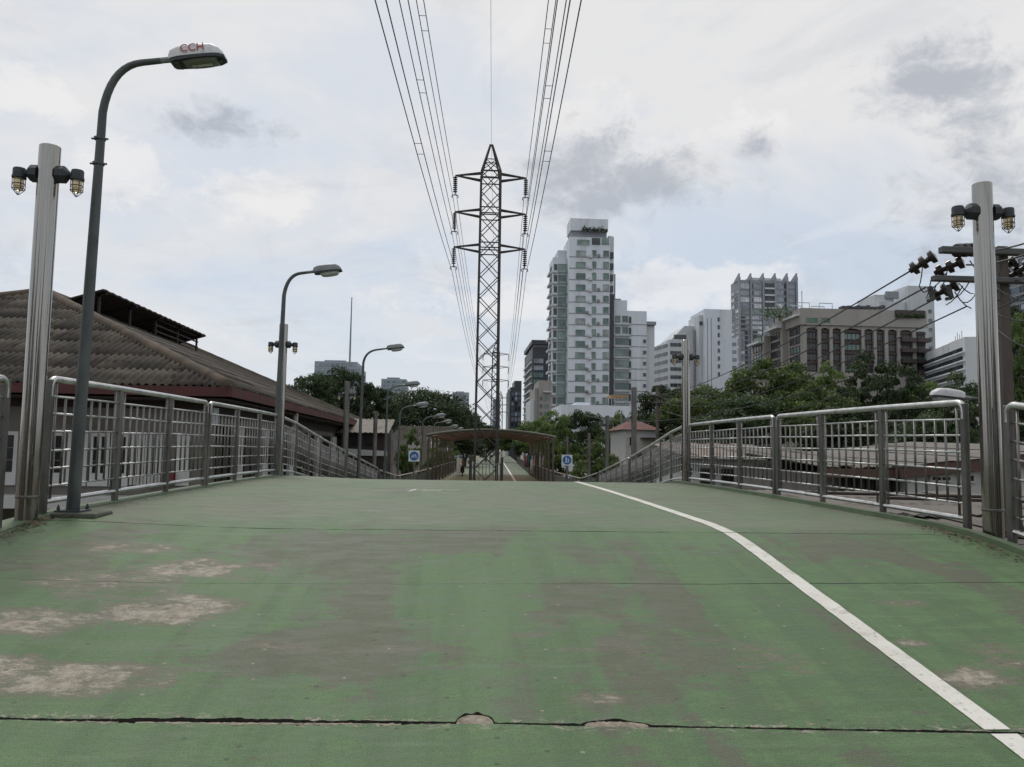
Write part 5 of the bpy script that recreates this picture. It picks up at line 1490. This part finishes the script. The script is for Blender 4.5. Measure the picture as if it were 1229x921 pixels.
def beige():
    b = Bld('beige building with tall arched dark window bays', 170, 1040)
    Y = b.Y
    bays = [(969, 982.5), (986.5, 997), (1000.5, 1011), (1014.5, 1035.5), (1039, 1050), (1053.5, 1063.5), (1067.5, 1078.5), (1082, 1097), (1101, 1114)]
    Z = lambda py: b.Z(py, 1040)
    b.pbox('core', 'b_brown', 968, 1114, 396, None, .6, 30)
    b.pbox('parapet', 'b_beige', 962, 1114.5, 372, 391.5, -.2, 14); b.pbox('cornice', 'b_beige', 961, 1115, 390.3, 392, -.5, -.21)
    b.pbox('base_wall', 'b_beige', 966, 1114, 448, None, -.02, .59)
    edges = [965] + [x for ab in bays for x in ab] + [1114.3]
    ztop, zspring = Z(391.6), Z(397)
    for i in range(0, len(edges), 2):
        pa, pb = edges[i], edges[i + 1]
        if pb - pa > .5: b.pbox('pier', 'b_beige', pa, pb, 391.6, 448, -.1, .59)
    for (pa, pb) in bays:
        xa, xb = b.X(pa), b.X(pb); n = 10
        if pa < 1100:
            pts = [(xa, Y, ztop), (xb, Y, ztop)] + [(xb - (xb - xa) * u, Y, zspring + (Z(395) - zspring) * (1 - (2 * u - 1) ** 2)) for u in [k / n for k in range(n + 1)]]
            MB().prism(pts, (0, .59, 0)).build('arch_head', M['b_beige'], b.t)
        zb, zt = Z(447.9), Z(397)
        rows = 4
        for r in range(rows):
            z0 = zb + (zt - zb) * r / rows; z1 = zb + (zt - zb) * (r + 1) / rows
            wide = pa == 1014.5
            b.win((xa + xb) / 2, z0 + (z1 - z0) * .42, (xb - xa) * .96, (z1 - z0) * .62, pick('g_dark', 'g_dark', 'g_teal' if wide or r == 1 else 'g_dark'), frame='b_brown', d=.59, nm=3 if wide else 2)
            b.box('spandrel', 'b_brown', xa, xb, Y + .3, Y + .59, z0 + (z1 - z0) * .76, z1)
            if pa > 1080: b.box('balcony', 'b_brown', xa - .05, xb + .5, Y - 1.0, Y + .5, z0, z0 + .9)
    for pa, pb in ((968.5, 983), (986, 998)): b.pwin(pa, pb, 381.5, 389, 'g_emer', d=-.2, nm=1, frame='b_beige')
    # receding left side with terraces and planting
    x0 = b.X(965)
    for k, (dep, top) in enumerate(((0, 372.2), (8, 380), (15, 394))):
        b.box('terrace_block', 'b_beige', x0 - .02 - k * .02 - (0, 1.2, 2.8)[k], x0 + .6, Y + .3 + dep, Y + dep + 8.3, -5, Z(top) * (1 if k == 0 else 1))
        xx = x0 - .03 - k * .02 - (0, 1.2, 2.8)[k]
        for r in range(5):
            b.win(Y + dep + 4.2, Z(397 + r * 11.5), 5.2, 1.6, pick('g_dark', 'g_teal'), face='l', d=xx, nm=2, frame='b_brown')
        b.box('planter_rail', 'b_white2', xx - 1.3, xx - .01, Y + dep + .4, Y + dep + 8, Z(top + 9), Z(top + 6.5))
    # roof clutter: pergola hoops, shrubs, dark trellis
    for (pa, pb) in ((964, 978), (990, 1006)):
        z = Z(369.5); zt = Z(363.5)
        g = MB(); g.tube([(b.X(pa), Y + 2, z), (b.X(pa), Y + 2, zt), (b.X(pb), Y + 2, zt), (b.X(pb), Y + 2, z)], .12, 5); g.tube([(b.X(pa), Y + 6, z), (b.X(pa), Y + 6, zt), (b.X(pb), Y + 6, zt), (b.X(pb), Y + 6, z)], .12, 5)
        g.build('roof_pergola', M['b_white2'], b.t)
    b.pbox('trellis', 'b_brown', 1076, 1112, 373, 382, -.45, -.21)
    leaves(b.t, b.X(1077), b.X(1111), Y - .9, Y - .5, Z(381), Z(374), 150)
    for k in range(9): b.pbox('roof_bench', 'b_dark', 1016 + k * 6, 1020 + k * 6, 366.5 + random.uniform(-1, 1), 369.4, 1, 3)
    MB().bar((b.X(976), Y + 5, Z(369)), (b.X(976), Y + 5, Z(346)), .12).build('antenna', M['b_line'], b.t)
    planter(b.t, b.X(950), Y + 8, Z(377), 5.0, 2.2)
def planter(t, x, y, z, w, h):
    mb = MB()
    for i in range(260):
        p = Vector((x + random.uniform(-w / 2, w / 2), y + random.uniform(-4, 4), z + random.uniform(0, h))); a = Vector((random.gauss(0, 1), random.gauss(0, 1), random.gauss(0, 1))).normalized() * .35; c = a.orthogonal().normalized() * .25
        mb.quad(p - a, p - c, p + a, p + c)
    mb.build('roof_garden', M['leaf_far'], t, False, False)
def back_white():
    b = Bld('plain pale block with stepped top behind the beige building', 235, 1092)
    b.pbox('tall_slab', 'b_white2', 1093, 1124.5, 343.5, None, 0, 18); b.pbox('low_slab', 'b_white2', 1059, 1092.9, 362, None, 1, 16); b.pbox('roof_house', 'b_white2', 1059, 1082, 352, 361.9, 3, 14); b.pbox('water_tank', 'b_grey', 1071, 1086, 348.5, 357, 2, 2.9)
    for r in range(7): b.pwin(1117, 1121, 372 + r * 11, 376 + r * 11, 'g_grey', nm=0)
def striped():
    b = Bld('low white block with slanting ribbon windows beside the right steel pole', 150, 1150, rot=-106)
    Y = b.Y; xa, xb = b.X(1150) - 26, b.X(1150) + 5
    Z = lambda py: b.Z(py, 1150)
    b.box('body', 'b_white2', xa, xb, Y, Y + 16, -5, Z(409))
    b.box('roof_house', 'b_white2', xa + 8, xa + 15, Y + 4, Y + 10, Z(409), Z(398))
    for r in range(6):
        z1 = Z(420 + r * 10)
        for k in range(7): b.box('ribbon_window', 'g_dark', xa + .6 + k * 4.2, xa + 4.4 + k * 4.2, Y - .12, Y - .01, z1 - .85, z1)
        b.box('sill', 'b_white', xa, xb, Y - .5, Y - .125, z1 - 1.15, z1 - .9)
    for k in range(4): b.box('antenna', 'b_line', xa + 9 + k * 1.4, xa + 9.1 + k * 1.4, Y + 5, Y + 5.1, Z(398), Z(390 - 4 * (k % 2)))
def edge_glass():
    b = Bld('dark glass tower cut off by the right edge', 200, 1215)
    b.pbox('core', 'b_grey', 1262, 1330, 300, None, 0, 24); x0 = b.X(1262)
    for r in range(16):
        for c in range(7):
            b.win(b.Y + 1.9 + c * 3.35, b.Z(304 + r * 11.2, 1230), 3.1, 1.85, pick('g_dark', 'g_blue', 'g_grey', 'g_dark'), face='l', d=x0, nm=1, frame='b_dark' if c % 3 else 'b_line')
def dark_office():
    b = Bld('dark office block with white banded side left of the white tower', 260, 645)
    Y = b.Y; x0 = b.X(638.5)
    b.pbox('core', 'b_dark', 638.5, 661, 417, None, 0, 32); b.pbox('roof_slab', 'b_dark', 637, 662, 409, 414, -1.4, 30); b.pbox('roof_recess', 'b_grey', 640, 660, 414.1, 416.9, .4, 20)
    for r in range(11):
        y = 430 + r * 8.4
        b.pwin(639.5, 652, y, y + 6.5, pick('g_grey', 'g_teal', 'g_grey'), nm=3, frame='b_dark'); b.pwin(653, 659.5, y, y + 6.5, 'g_dark', nm=1, frame='b_dark')
        for q in range(3):
            b.win(Y + 5 + q * 9.5, b.Z(y + 3), 7.5, 1.3, pick('g_grey', 'g_dark'), face='l', d=x0, nm=3)
            b.box('white_band', 'b_white2', x0 - .7, x0 - .01, Y + .5 + q * 9.5, Y + 9.6 + q * 9.5, b.Z(y + 7.2), b.Z(y + 5.2))
    b = Bld('small dark tower at the end of the avenue', 335, 618)
    b.pbox('core', 'b_dark', 612.5, 625.8, 465, None, 0, 20); b.pbox('roof_house', 'b_dark', 617.5, 626, 457, 464.9, 1, 16); b.pbox('corner_strip', 'b_line', 610.5, 612.4, 469, None, .5, 18)
    for r in range(8):
        for c in range(3): b.pwin(613.6 + c * 4.1, 617 + c * 4.1, 470 + r * 6.2, 475 + r * 6.2, pick('g_dark', 'g_blue', 'g_grey'), nm=0, frame='b_dark')
    b = Bld('low beige stepped block in front of the dark office', 190, 652)
    b.pbox('core', 'b_beige', 646.5, 662, 457, None, 0, 12); b.pbox('front_step', 'b_beige', 642, 646.4, 466, None, .6, 14); b.pbox('lower_step', 'b_white2', 637, 641.9, 480, None, 1, 14)
    for r in range(4): b.pwin(653, 658.5, 476 + r * 9, 481 + r * 9, 'g_teal', nm=1); b.pwin(647.5, 651, 476 + r * 9, 481 + r * 9, 'g_dark', nm=0)
    b.pbox('awning', 'b_white2', 652, 661, 470, 471.5, -1.2, -.01)
def far_blocks():
    M['b_far'] = simple('far_haze_tinted_cladding', srgb(150, 160, 170), .7, 0, .05, .1)  # the far blocks' bluish haze is painted into this colour
    for (pa, pb, ya, Y, lab, pane, n) in [(592.5, 600.5, 480, 520, 'slim bluish tower seen just right of the near pylon', 'g_blue', 2), (543, 563, 471, 430, 'distant grey block behind the rain tree left of the pylon', 'g_grey', 4),
                                          (376, 427, 434, 300, 'grey office with flat roof above the left trees', 'g_grey', 8), (457, 487, 455, 360, 'small teal glass block behind the fourth street lamp', 'g_teal', 5), (413, 431, 441, 280, 'glass fronted block touching the office above the left trees', 'g_blue', 3)]:
        b = Bld(lab, Y, (pa + pb) / 2)
        b.pbox('core', 'b_far', pa, pb, ya, None, 0, 18); w = (pb - pa) / n
        b.pbox('roof_house', 'b_grey', pa + (pb - pa) * .2, pa + (pb - pa) * .7, ya - (2.5 if pb - pa > 20 else 1.5), ya, 3, 12)
        st = 4.6 if Y > 320 else 5.6
        for r in range(9):
            for c in range(n): b.pwin(pa + w * c + w * .08, pa + w * (c + 1) - w * .08, ya + 2 + r * st, ya + 2 + r * st + st * .66, pick(pane, pane, 'g_grey'), nm=1, frame='b_far')
    x = at(424, 440, 300).x
    tag(MB().tube([(x, 290, -5), (x, 290, at(424, 420, 290).z), (x, 290, at(424, 357, 290).z)], [.45, .35, .18], 6).build('radio_mast', M['b_line']), 'tall thin radio mast above the left trees', 'mast')
    # white flat-roofed hall behind the small trees
    b = Bld('long low white hall with orange trimmed roof terrace under the white tower', 130, 720, name='white_hall')
    b.pbox('wall', 'b_white', 677, 776, 501, None, 1, 14); b.pbox('parapet', 'b_white', 673, 770, 487, 500.9, -.4, 13); b.pbox('raised_corner', 'b_white', 695, 712, 482, 486.9, 3, 9)
    M['orange'] = simple('orange_awning', srgb(150, 116, 82), .8, 0, .1)
    b.pbox('awning', 'orange', 736, 757, 473.5, 476, 2, 6)
    for k in range(6): b.pbox('awning_post', 'b_line', 737 + k * 3.8, 737.5 + k * 3.8, 476.1, 486.9, 2, 2.3)
    for k in range(4): b.pwin(700 + k * 16, 710 + k * 16, 504, 512, 'g_dark', d=1, nm=1)

# ------------------------------------------------------------------ trees
def leaf_mat(name, a, b, c, rough=.55):
    t = MT(name)
    oi = t.N.new('ShaderNodeObjectInfo')
    n = t.noise(.55, 4, .6); n2 = t.noise(7, 2, .5)
    col = t.mix(t.ss(n, .36, .64), a, b)
    col = t.mix(t.math('MULTIPLY', t.ss(n2, .52, .75), .7), col, c)
    hsv = t.N.new('ShaderNodeHueSaturation'); t.L.new(col, hsv.inputs['Color'])
    hsv.inputs['Hue'].default_value = .5
    t.L.new(t.ss(oi.outputs['Random'], 0, 1, .8, 1.25), hsv.inputs['Value'])
    t.set('Base Color', hsv.outputs[0]); t.set('Roughness', rough); t.set('Specular IOR Level', .35)
    # a little light through the leaves
    tr = t.N.new('ShaderNodeBsdfTranslucent'); t.L.new(hsv.outputs[0], tr.inputs['Color'])
    mx = t.N.new('ShaderNodeMixShader'); mx.inputs[0].default_value = .28
    t.L.new(t.b.outputs[0], mx.inputs[1]); t.L.new(tr.outputs[0], mx.inputs[2])
    t.L.new(mx.outputs[0], t.N['Material Output'].inputs['Surface'])
    return t.m
M['leaf_far'] = leaf_mat('far_leaf', (.035, .058, .022, 1), (.06, .09, .035, 1), (.09, .12, .05, 1))
M['leaf_dark'] = leaf_mat('dark_leaf', (.028, .048, .019, 1), (.056, .088, .032, 1), (.092, .126, .050, 1))
M['leaf_mid'] = leaf_mat('mid_leaf', (.048, .082, .023, 1), (.108, .160, .040, 1), (.165, .215, .068, 1))
M['leaf_light'] = leaf_mat('fresh_leaf', (.060, .098, .026, 1), (.125, .175, .045, 1), (.185, .235, .078, 1))
M['bark'] = simple('tree_bark', srgb(88, 76, 64), .95, 0, .3, 4, srgb(58, 50, 42), 2, .4)
def crown_mesh(seed, nclump, nleaf, leaf, flat=.8, hollow=.55):
    g = np.random.default_rng(seed)
    cl = []
    while len(cl) < nclump:
        p = g.uniform(-1, 1, 3); r = np.linalg.norm(p)
        if r > 1 or r < hollow * g.random(): continue
        if p[2] < -.75: continue
        p[2] *= flat; cl.append((p * .82, g.uniform(.13, .27)))
    per = nleaf // nclump
    V = []
    for c, r in cl:
        d = g.normal(size=(per, 3)); d /= np.linalg.norm(d, axis=1)[:, None]
        d[:, 2] = np.where(d[:, 2] < -.3, -d[:, 2] * .5, d[:, 2])
        pos = c + d * (r * g.uniform(.45, 1.12, (per, 1)) ** .7) * np.array([1.15, 1.15, .8])
        nrm = d + g.normal(size=(per, 3)) * .55; nrm /= np.linalg.norm(nrm, axis=1)[:, None]
        a = np.cross(nrm, g.normal(size=(per, 3))); a /= np.linalg.norm(a, axis=1)[:, None]
        b = np.cross(nrm, a); sz = leaf * g.uniform(.6, 1.3, (per, 1))
        q = np.stack([pos - a * sz, pos - b * sz * .5 + nrm * sz * .12, pos + a * sz, pos + b * sz * .5 + nrm * sz * .12], 1)
        V.append(q)
    V = np.concatenate(V).reshape(-1, 3)
    n = len(V) // 4
    me = bpy.data.meshes.new('crown')
    me.vertices.add(len(V)); me.vertices.foreach_set('co', V.ravel())
    me.loops.add(n * 4); me.loops.foreach_set('vertex_index', np.arange(n * 4, dtype=np.int32))
    me.polygons.add(n); me.polygons.foreach_set('loop_start', np.arange(0, n * 4, 4, dtype=np.int32)); me.polygons.foreach_set('loop_total', np.full(n, 4, dtype=np.int32))
    me.update(calc_edges=True); me.validate()
    return me
CROWN = {('dense', i): crown_mesh(10 + i, 78, 16000, .036, .85) for i in range(4)}
CROWN.update({('dome', i): crown_mesh(30 + i, 150, 24000, .024, .62, .8) for i in range(2)})
CROWN.update({('loose', i): crown_mesh(50 + i, 42, 8500, .044, 1.0, .45) for i in range(3)})
CROWN.update({('bush', i): crown_mesh(70 + i, 30, 4500, .05, .9, .4) for i in range(2)})
_cm = {}
def tree(px, top, bot, wpx, Y, kind, mat, label, group, name='tree', var=None, ground=-5):
    """crown box given in picture pixels at distance Y; trunk down to the ground"""
    c = at(px, (top + bot) / 2, Y); rx = wpx / 2 / F * Y * 1.04; rz = (bot - top) / 2 / F * Y * (1.15 if kind == 'loose' else 1.0)
    t = thing(name, label, 'tree' if name != 'shrub' else 'shrub', (c.x, Y, ground), group)
    fl = {'dense': .85, 'dome': .62, 'loose': 1.0, 'bush': .9}[kind]
    n = len([k for k in CROWN if k[0] == kind]); i = random.randrange(n) if var is None else var
    key = (kind, i, mat)
    if key not in _cm:
        me = CROWN[(kind, i)].copy(); me.materials.clear(); me.materials.append(M[mat]); _cm[key] = me
    o = bpy.data.objects.new('crown', _cm[key]); COL.objects.link(o); o.parent = t; o.matrix_parent_inverse = Matrix.Translation(-Vector((c.x, Y, ground)))
    o.location = c; o.scale = (rx, rx * random.uniform(.85, 1.05), rz / fl / .95); o.rotation_euler.z = random.uniform(0, 6.28)
    r = max(.12, rx * .07)
    tb = c - Vector((0, 0, rz * .35)); base = Vector((c.x + random.uniform(-.4, .4), Y, ground))
    mb = MB(); mid = base.lerp(tb, .5) + Vector((random.uniform(-.2, .2), 0, 0))
    mb.tube([base, mid, tb], [r, r * .75, r * .5], 8)
    for k in range(5):
        a = 2 * math.pi * k / 5 + random.random(); s = mid.lerp(tb, random.uniform(.3, .95)); e = c + Vector((math.cos(a) * rx * .6, math.sin(a) * rx * .6, rz * random.uniform(-.1, .5)))
        mb.tube([s, s.lerp(e, .5) + Vector((0, 0, rz * .1)), e], [r * .4, r * .28, r * .1], 6)
    mb.build('trunk', M['bark'], t, True, False)
    return t
white_tower(); glass_tower(); mid_white(); slab_white(); beige(); back_white(); striped(); edge_glass(); dark_office(); far_blocks()

GL, GR = 'trees on the left', 'trees on the right'
for a in [
    (372, 448, 520, 72, 78, 'dense', 'leaf_dark', 'round dark tree rising behind the end of the tiled roof', GL),
    (412, 440, 530, 80, 84, 'dense', 'leaf_dark', 'dark tree directly under the radio mast', GL),
    (452, 462, 530, 60, 88, 'dense', 'leaf_dark', 'dark tree between the third and fourth street lamps', GL),
    (510, 468, 540, 128, 120, 'dome', 'leaf_dark', 'broad dark domed rain tree left of the pylon', GL),
    (556, 488, 545, 60, 150, 'dense', 'leaf_dark', 'dark tree just behind the left side of the pylon', GL),
    (585, 508, 545, 46, 175, 'dense', 'leaf_dark', 'dark tree closing the view behind the canopy opening', GL),
    (492, 518, 575, 30, 58, 'loose', 'leaf_mid', 'slender flowering tree beside the blue bicycle sign', GL),
    (532, 524, 572, 44, 96, 'loose', 'leaf_mid', 'light green tree showing under the left end of the canopy', GL),
    (560, 520, 552, 50, 125, 'dense', 'leaf_dark', 'dark tree closing the left side of the path beyond the canopy', GL),
    (598, 518, 546, 40, 215, 'dense', 'leaf_dark', 'dark tree at the vanishing end of the path', GL),
    (634, 522, 552, 40, 140, 'dense', 'leaf_dark', 'dark tree overhanging the right side of the path', GR),
    (622, 512, 548, 56, 170, 'dense', 'leaf_mid', 'tree arching over the far end of the path', GR),
    (646, 502, 550, 60, 120, 'dense', 'leaf_mid', 'green tree at the right end of the canopy, in front of the dark offices', GR),
    (664, 493, 556, 52, 92, 'loose', 'leaf_mid', 'leafy tree right behind the canopy end post', GR),
    (700, 489, 570, 62, 80, 'dense', 'leaf_dark', 'dark tree below the white parapet of the hall', GR),
    (672, 505, 580, 56, 70, 'loose', 'leaf_mid', 'tree behind the blue pedestrian sign', GR),
    (738, 500, 580, 50, 72, 'loose', 'leaf_mid', 'small tree left of the red roofed house', GR),
    (715, 530, 590, 60, 60, 'loose', 'leaf_light', 'low bushy tree at the foot of the right slope', GR),
    (800, 458, 545, 92, 74, 'dense', 'leaf_dark', 'dark spreading tree behind the thin utility pole', GR),
    (850, 456, 540, 96, 66, 'dense', 'leaf_mid', 'broad green tree behind the middle right pole', GR),
    (930, 424, 545, 128, 60, 'dense', 'leaf_light', 'largest tree, bright green crown left of the beige building', GR),
    (895, 470, 560, 120, 52, 'dense', 'leaf_dark', 'dark lower tree just above the second right railing', GR),
    (985, 462, 560, 110, 50, 'dense', 'leaf_mid', 'green tree above the joint of the right railings', GR),
    (1046, 420, 545, 92, 56, 'loose', 'leaf_dark', 'tall loose tree before the beige arched building', GR),
    (1085, 438, 550, 74, 46, 'loose', 'leaf_dark', 'dark tree left of the grey street lamp head', GR),
    (1020, 480, 575, 130, 42, 'dense', 'leaf_dark', 'low dark tree mass behind the nearest right railing', GR),
    (1150, 446, 560, 86, 44, 'loose', 'leaf_dark', 'dark tree between the striped block and the right steel pole', GR),
    (1120, 488, 570, 110, 34, 'dense', 'leaf_dark', 'dense low tree under the grey street lamp head', GR),
    (1222, 362, 470, 60, 36, 'dense', 'leaf_dark', 'tall dark tree behind the wires at the right edge', GR),
    (960, 448, 540, 90, 64, 'loose', 'leaf_mid', 'leafy tree just right of the largest crown', GR),
    (1000, 440, 540, 70, 62, 'loose', 'leaf_light', 'pale green tree below the first arched bays', GR),
    (1110, 452, 540, 70, 52, 'dense', 'leaf_mid', 'round green tree below the right end of the beige building', GR),
    (825, 470, 545, 80, 58, 'loose', 'leaf_light', 'pale green tree left of the middle right pole', GR),
    (1228, 385, 520, 74, 30, 'loose', 'leaf_mid', 'tree cut off by the right edge of the picture', GR),
    (1225, 470, 580, 90, 26, 'dense', 'leaf_dark', 'low dark tree at the right edge below the wires', GR),
]:
    tree(*a)
tree(486, 534, 580, 28, 50, 'bush', 'leaf_light', 'bush under the blue bicycle sign', 'shrubs along the walkway', 'shrub')
tree(515, 548, 582, 26, 64, 'bush', 'leaf_mid', 'bush at the left foot of the canopy', 'shrubs along the walkway', 'shrub')
tree(696, 556, 590, 34, 52, 'bush', 'leaf_mid', 'bush behind the thin pole near the pedestrian sign', 'shrubs along the walkway', 'shrub')
tree(770, 540, 590, 40, 44, 'bush', 'leaf_dark', 'dark bush beyond the sloping right railing', 'shrubs along the walkway', 'shrub')
# distant belt of greenery that closes the view
mb = MB()
g = np.random.default_rng(99)
for i in range(7000):
    x = g.uniform(-260, 330); y = 255 + g.uniform(0, 30); h = 5.5 + 3.5 * math.sin(x * .06) + 2.5 * math.sin(x * .17 + 1)
    if -2 < x - 15 < 9: continue
    p = Vector((x, y, -5 + g.uniform(0, 1) ** .8 * (h + 4))); a = Vector(g.normal(size=3)).normalized() * 1.0; b_ = a.orthogonal().normalized() * .7
    mb.quad(p - a, p - b_, p + a, p + b_)
o = mb.build('distant_greenery', M['leaf_far'], None, False, False)
o['kind'] = 'stuff'; o['label'] = 'distant belt of low green trees behind everything'; o['category'] = 'greenery'
# dry leaves and grit gathered along the edges of the deck
M['litter'] = simple('dry_leaf', srgb(104, 82, 54), .9, 0, .5, 9, srgb(60, 52, 36), 6)
mb = MB()
for i in range(900):
    s_ = random.random() < .5; y = random.choice([random.uniform(4.2, 16), random.gauss(7.1, .35), random.gauss(6.6, .5)])
    d_ = abs(random.gauss(0, .10)); x = (-3.53 + d_) if s_ else (4.6 - d_)
    z = dz(y) + dzx(x) + .006; L_ = random.uniform(.006, .024); an = random.uniform(0, 6.28)
    a = Vector((math.cos(an), math.sin(an), random.uniform(-.1, .35))) * L_; b_ = Vector((-math.sin(an), math.cos(an), random.uniform(-.2, .2))) * L_ * .5
    p = Vector((x, y, z + L_ * .3)); mb.quad(p - a, p - b_, p + a, p + b_)
o = mb.build('leaf_litter', M['litter'], None, False, False)
o['kind'] = 'stuff'; o['label'] = 'dry leaves and grit along the edges of the green deck'; o['category'] = 'litter'
# unseen greenery added behind and beside the viewpoint to darken the steel's reflections
mb = MB()
for i in range(9000):
    an = g.uniform(math.radians(100), math.radians(260)); rr = g.uniform(24, 34)
    x, y = rr * math.sin(an), rr * math.cos(an)
    if -4.5 < x < 5.5: continue
    h = 6.5 + 3 * math.sin(an * 9) + 2 * math.sin(an * 23)
    p = Vector((x, y, -5 + g.uniform(0, 1) ** .8 * (h + 4.5))); a = Vector(g.normal(size=3)).normalized() * .5; b_ = a.orthogonal().normalized() * .35
    mb.quad(p - a, p - b_, p + a, p + b_)
o = mb.build('added_greenery_behind', M['leaf_far'], None, False, False)
o['kind'] = 'stuff'; o['label'] = 'unseen mass of greenery added behind the viewpoint to darken steel reflections'; o['category'] = 'greenery'
for _o in bpy.data.objects:
    if '_l' in _o: del _o['_l']
